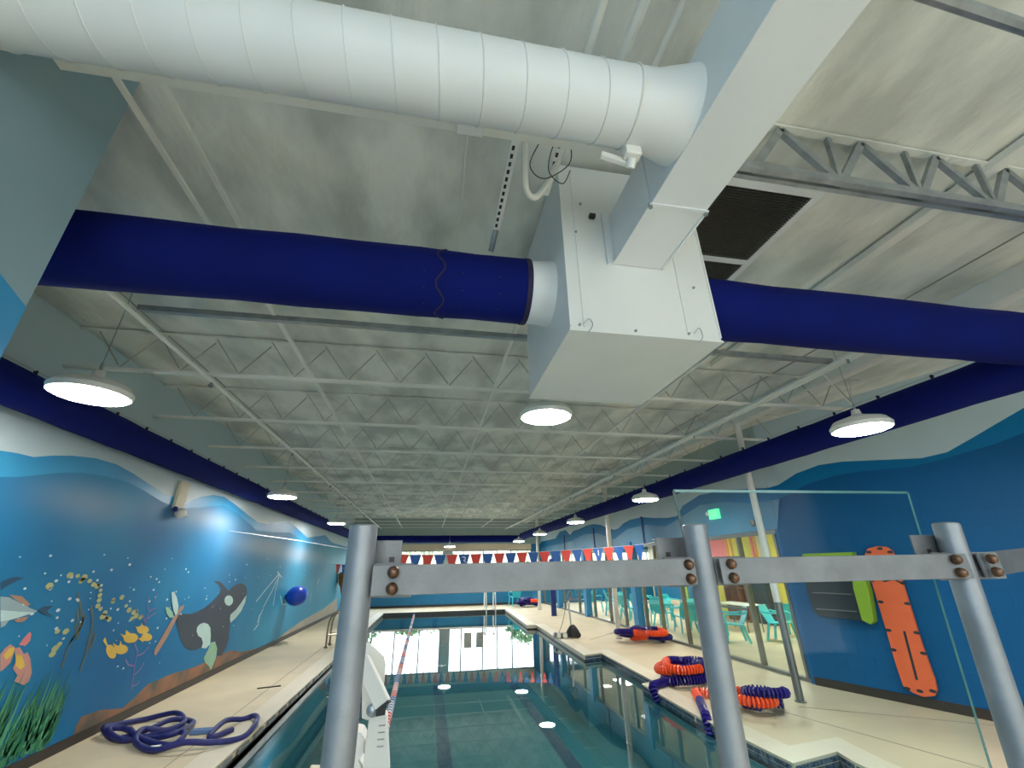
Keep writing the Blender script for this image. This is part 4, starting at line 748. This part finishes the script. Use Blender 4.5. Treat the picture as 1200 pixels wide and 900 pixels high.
for x in (2.95, 3.4): MB().tube(spline([(x, 24.1, 0), (x, 24.1, .6), (x, 23.9, .85), (x, 23.5, .8), (x, 23.3, .3), (x, 23.3, -.8)], 5), .03, 8).build('rail', m_white, t, True); MB().lathe([(.09, 0), (.09, .05), (.03, .07)], (x, 24.1, 0), 12).build('base_cup', m_white, t)
# ================================================================ pool cleaner
t = thing('pool_cleaner', 'black pool cleaner head with white upright pole on the deck edge', 'pool cleaner', (4.15, 13.7, 0))
MB().lathe([(.12, .03), (.2, .05), (.19, .16), (.12, .26), (.05, .33)], (4.28, 13.75, 0), 14).build('motor_housing', m_black, t, True)
MB().box((3.78, 13.6, .03), (4.2, 13.9, .12)).build('brush_head', m_black, t, bevel=.03)
for x, y in ((3.8, 13.58), (3.8, 13.92), (3.98, 13.56), (4.4, 13.62), (4.4, 13.9)): MB().lathe([(.06, -.03), (.075, 0), (.06, .03)], (x, y, .075), 12, Matrix.Rotation(math.radians(90), 4, 'X')).build('wheel', m_white if x < 4 else m_black, t, True)
MB().tube([(4.24, 13.75, .28), (4.18, 13.72, .95)], .03, 10).build('pole', m_white, t, True)
MB().tube(spline([(4.0, 13.6, .93), (4.12, 13.7, .95), (4.26, 13.75, .98), (4.3, 13.76, 1.14), (4.22, 13.74, 1.2), (4.14, 13.72, 1.05)], 5), .025, 8).build('handle', m_alu, t, True)
MB().tube(spline([(4.1, 13.7, .94), (4.02, 13.75, .5), (3.85, 13.8, .1), (3.68, 13.9, -.05)], 6), .007, 6).build('cord', m_alu, t, True)
# ================================================================ SPINE BOARD, rack (on the angled wall)
def W3(s, z, off=0): return TW @ Vector((s, -off, z))
t = thing('spine_board', 'orange plastic spine board hanging on the blue wall', 'rescue board', W3(1.65, 0.1, .05))
sb = [(1.323, 1.973), (1.405, 2.085), (1.544, 2.118), (1.676, 2.1), (1.734, 2.036), (1.733, 1.926), (1.72, 1.398), (1.706, 0.773), (1.717, 0.385), (1.703, 0.253), (1.65, 0.174), (1.516, 0.138), (1.398, 0.166), (1.307, 0.232), (1.298, 0.473), (1.311, 0.972), (1.317, 1.44)]
MB().slab([W3(s, z, .03) for s, z in sb], -Vector((nrm.x, nrm.y, 0)) * .045).build('board', m_orange, t, bevel=.008)
for x in [(1.413, 2.034), (1.698, 2.025), (1.579, 2.079), (1.395, 1.66), (1.728, 1.594), (1.361, 1.323), (1.695, 1.317), (1.345, 0.941), (1.69, 0.942), (1.331, 0.684), (1.688, 0.687), (1.351, 0.209), (1.65, 0.234), (1.498, 0.205)]:
    MB().slab([W3(x[0] + .042 * math.cos(k * math.pi / 4), x[1] + .022 * math.sin(k * math.pi / 4), .076) for k in range(8)], -Vector((nrm.x, nrm.y, 0)) * .003).build('hand_hole', m_dark, t)
q = [(1.528, 0.948), (1.56, 0.951), (1.521, 0.341), (1.49, 0.336)]
MB().slab([W3(s, z, .077) for s, z in q], -Vector((nrm.x, nrm.y, 0)) * .003).build('center_slot', m_dark, t)
q = [(1.325, 1.623), (1.414, 1.685), (1.513, 1.637), (1.635, 1.675), (1.699, 1.605), (1.685, 1.593), (1.624, 1.639), (1.502, 1.601), (1.414, 1.648), (1.341, 1.598)]
MB().slab([W3(s, z, .077) for s, z in q], -Vector((nrm.x, nrm.y, 0)) * .003).build('strap', m_fabd, t)
t = thing('wall_rack', 'dark wall rack with lime green edge left of the orange board', 'rack', W3(.7, 1.1, .05))
q = [(0.406, 1.997), (1.197, 2.002), (1.091, 1.034), (0.743, 1.054), (0.427, 1.055), (0.336, 1.126), (0.319, 1.471)]
MB().slab([W3(s, z, .02) for s, z in q], -Vector((nrm.x, nrm.y, 0)) * .10).build('back_panel', m_dark, t, bevel=.008)
q = [(1.159, 2.003), (1.279, 1.948), (1.278, 1.463), (1.221, 1.044), (1.163, 1.005), (1.062, 1.055), (1.071, 1.493)]
MB().slab([W3(s, z, .02) for s, z in q], -Vector((nrm.x, nrm.y, 0)) * .14).build('side_board', m_lime, t, bevel=.008)
q = [(0.418, 2.039), (1.208, 2.041), (1.201, 1.976), (0.399, 1.969)]
MB().slab([W3(s, z, .02) for s, z in q], -Vector((nrm.x, nrm.y, 0)) * .13).build('top_board', m_lime, t)
for q in [[(0.419, 1.42), (1.024, 1.417)], [(0.419, 1.171), (1.025, 1.172)]]: MB().tube([W3(q[0][0], q[0][1], .16), W3(q[1][0], q[1][1], .16)], .008, 8).build('rod', m_rail, t, True)
# exit sign and detector on the strip wall
t = thing('exit_sign', 'small green exit sign above the glazing', 'sign', (XR - .06, 9.35, 2.95))
MB().box((XR - .09, 9.18, 2.85), (XR - .01, 9.52, 3.07)).build('sign_box', m_green, t, bevel=.008)
txt('letters', 'EXIT', .15, m_white, Matrix.Identity(4), t).matrix_basis = Matrix.Translation((XR - .092, 9.35, 2.96)) @ Matrix.Rotation(math.radians(-90), 4, 'Z') @ Matrix.Rotation(math.radians(90), 4, 'X')
bpy.data.objects['letters'].matrix_parent_inverse = t.matrix_world.inverted()
MB().lathe([(.05, 0), (.05, .05), (.02, .07)], (XR - .01, 9.62, 3.0), 12, Matrix.Rotation(math.radians(-90), 4, 'Y')).build('beacon', m_white, t, True)
o = MB().lathe([(.07, 0), (.07, .02), (.055, .03), (.02, .035)], (XR - .005, 8.2, 2.66), 20, Matrix.Rotation(math.radians(-90), 4, 'Y')).build('round_detector', m_rail, None, True); tag(o, 'small round plate right of the exit sign', 'sensor')
# left wall speaker, ball, wooden figure
t = thing('wall_camera', 'beige wall bracket with small camera under the left blue duct', 'camera', (XL, 8.1, 2.8))
MB().box((XL, 8.0, 2.85), (XL + .05, 8.28, 3.3)).build('bracket', m_cream, t, bevel=.008)
MB().lathe([(.075, -.05), (.085, 0), (.06, .05), (.02, .07)], (XL + .09, 8.12, 2.80), 16, Matrix.Rotation(math.radians(60), 4, 'X')).build('dome', m_white, t, True)
MB().bar((XL + .02, 8.12, 2.79), (XL + .12, 8.3, 2.77), .06, .02).build('arm', m_white, t)
MB().lathe([(.04, -.02), (.04, .02)], (XL + .07, 7.99, 2.84), 12, Matrix.Rotation(math.radians(90), 4, 'X')).build('lens_ring', m_navycol, t, True)
t = thing('blue_ball', 'royal blue round float mounted on the mural wall right of the whale', 'ball', (XL + .2, 15.3, 1.2))
MB().lathe([(.0, -.30)] and [(max(.001, .30 * math.sin(math.pi * k / 14)), -.27 * math.cos(math.pi * k / 14)) for k in range(15)], (XL + .30, 15.3, 1.2), 24).build('sphere', m_ball, t, True)
MB().tube([(XL, 15.3, 1.2), (XL + .1, 15.3, 1.2)], .02, 8).build('hook', m_galv, t)
t = thing('wooden_figure', 'carved orange-brown wooden figure on the mural wall behind the left post', 'ornament', (XL + .05, 23.5, .8))
MB().lathe([(.08, 0), (.12, .05), (.16, .2), (.20, .35), (.30, .55), (.32, .9), (.26, 1.0)], (XL + .33, 23.4, .80), 10).build('body', mat('orange_wood', (.50, .20, .04), .5, var=.4, scale=8), t, True)
MB().tube(arc((XL + .33, 23.4, 1.8), .24, 0, 180, 8, 'yz'), .07, 8).build('cord_loop', mat('tan_cord', (.45, .33, .2), .6), t, True)
# ================================================================ CHAIRS
def make_chair(label, loc, rz, group):
    t = thing('plastic_chair', label, 'chair', (0, 0, 0), group)
    MB().slab([(-.24, -.22, .42), (.24, -.22, .42), (.21, .22, .40), (-.21, .22, .40)], (0, 0, .03)).build('seat', m_teal, t, bevel=.008)
    b = MB(); 
    b.slab([(-.22, .2, .43), (.22, .2, .43), (.26, .33, .70), (.2, .36, .84), (-.2, .36, .84), (-.26, .33, .70)], (0, .025, .005)).build('backrest', m_teal, t, bevel=.006)
    for s in (-1, 1):
        MB().bar((s * .23, -.2, .42), (s * .27, -.26, 0), .06, .035, (1, 0, 0)).build('leg', m_teal, t); MB().bar((s * .2, .2, .41), (s * .25, .30, 0), .06, .035, (1, 0, 0)).build('leg', m_teal, t)
        MB().tube(spline([(s * .25, -.2, .43), (s * .28, -.22, .60), (s * .29, -.12, .67), (s * .28, .15, .67), (s * .25, .31, .70)], 4), .022, 8).build('armrest', m_teal, t, True)
    t.location = loc; t.rotation_euler = (0, 0, rz); return t
ch = [((9.35, 11.55), .5, 'teal plastic armchair nearest the storefront corner, turned sideways'), ((10.3, 12.1), 2.2, 'teal plastic armchair partly behind the pole with the metal bottom'), ((8.1, 11.75), -2.0, 'teal plastic armchair just behind the glass door'),
      ((7.75, 12.9), 2.6, 'teal plastic armchair close to the glass left of the middle post'), ((8.5, 13.2), 1.2, None), ((7.9, 13.8), 3.0, None), ((8.8, 14.3), .4, None), ((7.9, 15.1), 2.2, None), ((9.3, 15.4), 1.0, None), ((8.2, 16.2), 2.8, None),
      ((9.2, 16.9), .2, None), ((7.7, 17.3), 1.9, None), ((8.5, 18.2), 2.4, None), ((7.7, 18.8), -2.8, None), ((9.3, 19.1), .9, None), ((8.3, 19.9), 3.3, None), ((7.5, 20.6), 2.0, None), ((8.7, 21.4), 1.4, None), ((7.6, 21.8), -2.4, None)]
c0 = None
for nch, ((x, y), rz, lb) in enumerate(ch):
    lb = lb or 'teal plastic chair behind the glass, %s from the nearest glass bay' % ORD[nch]; gp = 'teal chairs in the room behind the glass'
    if c0 is None: c0 = make_chair(lb, (x, y, 0), rz, gp)
    else: dup(c0, (x, y, 0), rz, lb, gp)
dup(c0, (4.75, 25.3, 0), 3.3, 'lone teal chair against the far wall by the windows', 'teal chairs by the far wall')
# tables, shelf, screens in the room
SY = 16.4; SY0 = 15.18
t = thing('wood_shelf', 'warm wooden cubby shelf against the striped wall', 'shelf', (11.3, SY0, 0))
MB().box((11.2, SY0, 0), (11.55, SY0 + .04, 1.6)).box((11.2, SY - .04, 0), (11.55, SY, 1.6)).box((11.52, SY0, 0), (11.56, SY, 1.6)).build('frame', m_wood, t)
for z in (.0, .52, 1.05, 1.57): MB().box((11.2, SY0 + .04, z), (11.52, SY - .04, z + .03)).build('shelf', m_wood, t)
for y in (SY0 + (SY - SY0) * .35, SY0 + (SY - SY0) * .68): MB().box((11.2, y, .03), (11.52, y + .03, 1.57)).build('divider', m_wood, t)
t = thing('party_table', 'white folding table among the teal chairs', 'table', (9.0, 13.9, 0))
MB().box((9.4, 13.0, .71), (10.1, 14.5, .74)).build('tabletop', m_white, t, bevel=.01)
for x, y in ((9.5, 13.1), (10.0, 13.1), (9.5, 14.4), (10.0, 14.4)): MB().tube([(x, y, 0), (x, y, .71)], .018, 8).build('leg', m_alu, t)
o = MB().box((11.3, SY0 - .95, .0), (11.55, SY0 - .1, 1.5)).build('dark_cabinet', m_dark, bevel=.02); tag(o, 'dark upright cabinet beside the wooden shelf', 'cabinet')
t = thing('banner_frame', 'lime green play structure sign behind the glass', 'sign', (9.8, 18.0, 1.4))
MB().box((10.3, 16.2, 1.1), (10.35, 16.4, 2.3)).box((10.3, 17.4, 1.1), (10.35, 17.6, 2.3)).box((10.3, 16.2, 2.1), (10.35, 17.6, 2.3)).box((10.3, 16.2, 1.1), (10.35, 17.6, 1.25)).box((10.3, 16.2, 0), (10.35, 16.3, 1.1)).box((10.3, 17.5, 0), (10.35, 17.6, 1.1)).build('frame', m_lime, t)
MB().box((10.33, 16.4, 1.25), (10.36, 17.4, 2.1)).build('panel', m_dark, t)
for i, (x, y, c, lb) in enumerate(((7.6, 15.6, m_ofl, 'orange life vest hanging behind the glass'), (7.9, 17.0, m_dark, 'dark jacket hanging behind the glass'))):
    t = thing('hanging_vest', lb, 'vest', (x, y, 1.2))
    MB().slab([(x, y - .22, 1.25), (x, y + .22, 1.25), (x, y + .24, 1.6), (x, y + .12, 1.85), (x, y, 1.72), (x, y - .12, 1.85), (x, y - .24, 1.6)], (.10, 0, 0)).build('body', c, t, bevel=.02)
    MB().tube([(x + .05, y, 1.75), (x + .05, y, 3.0)], .006, 6).build('hanger', m_black, t)
# lights added to brighten the room behind the glass
for x, y, lb in ((9.8, 12.0, 'added room light over the storefront corner'), (9.5, 17.5, 'added room light over the teal chairs'), (9.5, 23, 'added room light at the far end of the room')):
    t = thing('added_room_light', lb, 'lamp', (x, y, 3.0), 'added room lights')
    MB().box((x - .32, y - .62, 2.96), (x + .32, y + .62, 3.0)).build('frame', m_white, t); MB().box((x - .28, y - .58, 2.95), (x + .28, y + .58, 2.962)).build('diffuser', mat('room_diffuser', (1, .96, .88), .5, emit=36), t)
# notices on the far glass
for x, lb in ((2.35, 'left of the two grey notices on the far window'), (3.35 - .35, 'right of the two grey notices on the far window')):
    o = MB().box((x - .2, YF + .03, 1.05), (x + .2, YF + .036, 1.75)).build('notice', mat('grey_paper', (.35, .34, .30), .7)); tag(o, lb, 'notice')
# ================================================================ OUTDOORS beyond the far windows
struct('ground', MB().box((-60, YF + .2, -.3), (60, 120, -.02)).box((-60, -60, -.3), (60, -4.3, -.02)), m_conc)
struct('unseen_sky_blocker', MB().box((-25, -19, 0), (30, -18, 6.0)), mat('pale_sky_blocker', (.45, .44, .40), .8, var=.1))  # unseen block added behind the camera to cut low sky reflected in the panel
def shrub(label, x, y, r, h, seed, trunk=False):
    rn = random.Random(seed); t = thing('leafy_tree' if trunk else 'shrub', label, 'tree' if trunk else 'shrub', (x, y, 0), 'greenery beyond the far window')
    mb = MB(); z0 = h * .45 if trunk else .1
    for i in range(900):
        a, b = rn.uniform(0, 6.28), rn.uniform(-1, 1); q = rn.random() ** .4
        c = Vector((x + r * q * math.cos(a) * math.sqrt(1 - b * b), y + r * q * math.sin(a) * math.sqrt(1 - b * b), (z0 + h) / 2 + (h - z0) / 2 * q * b)); s_ = rn.uniform(.08, .2)
        d1 = Vector((rn.uniform(-1, 1), rn.uniform(-1, 1), rn.uniform(-1, 1))).normalized() * s_; d2 = d1.orthogonal().normalized() * s_ * .6
        mb.add([c - d1, c - d2, c + d1, c + d2], [(0, 1, 2, 3)])
    tag(mb.build('foliage', m_leaf, t), kind='stuff')
    MB().tube([(x, y, 0), (x + .05, y, h * .6)], [.14 if trunk else .05, .06 if trunk else .03], 8).build('trunk', m_bark, t, True)
for i, (x, y, r, h, tk, lb) in enumerate(((-4.2, 30, 1.5, 2.2, False, 'leafy shrub outside at the left end of the far window'), (-.9, 31.5, 1.2, 1.7, False, 'low shrub outside beside the leftmost one'), (6.4, 31, 1.3, 2.3, False, 'shrub outside at the right end of the far window'),
        (-9, 55, 5, 6.5, True, 'broad tree far outside at the left'), (0, 66, 5, 6, True, 'broad tree far outside behind the grey column'), (14, 56, 5, 6.5, True, 'broad tree far outside at the right'), (29, 58, 6, 7, True, 'broad tree farthest right outside'))): shrub(lb, x, y, r, h, 20 + i, tk)
struct('outdoor_building', MB().box((-30, 75, 0), (40, 76, 4.5)), mat('beige_building', (.60, .52, .40), .8))
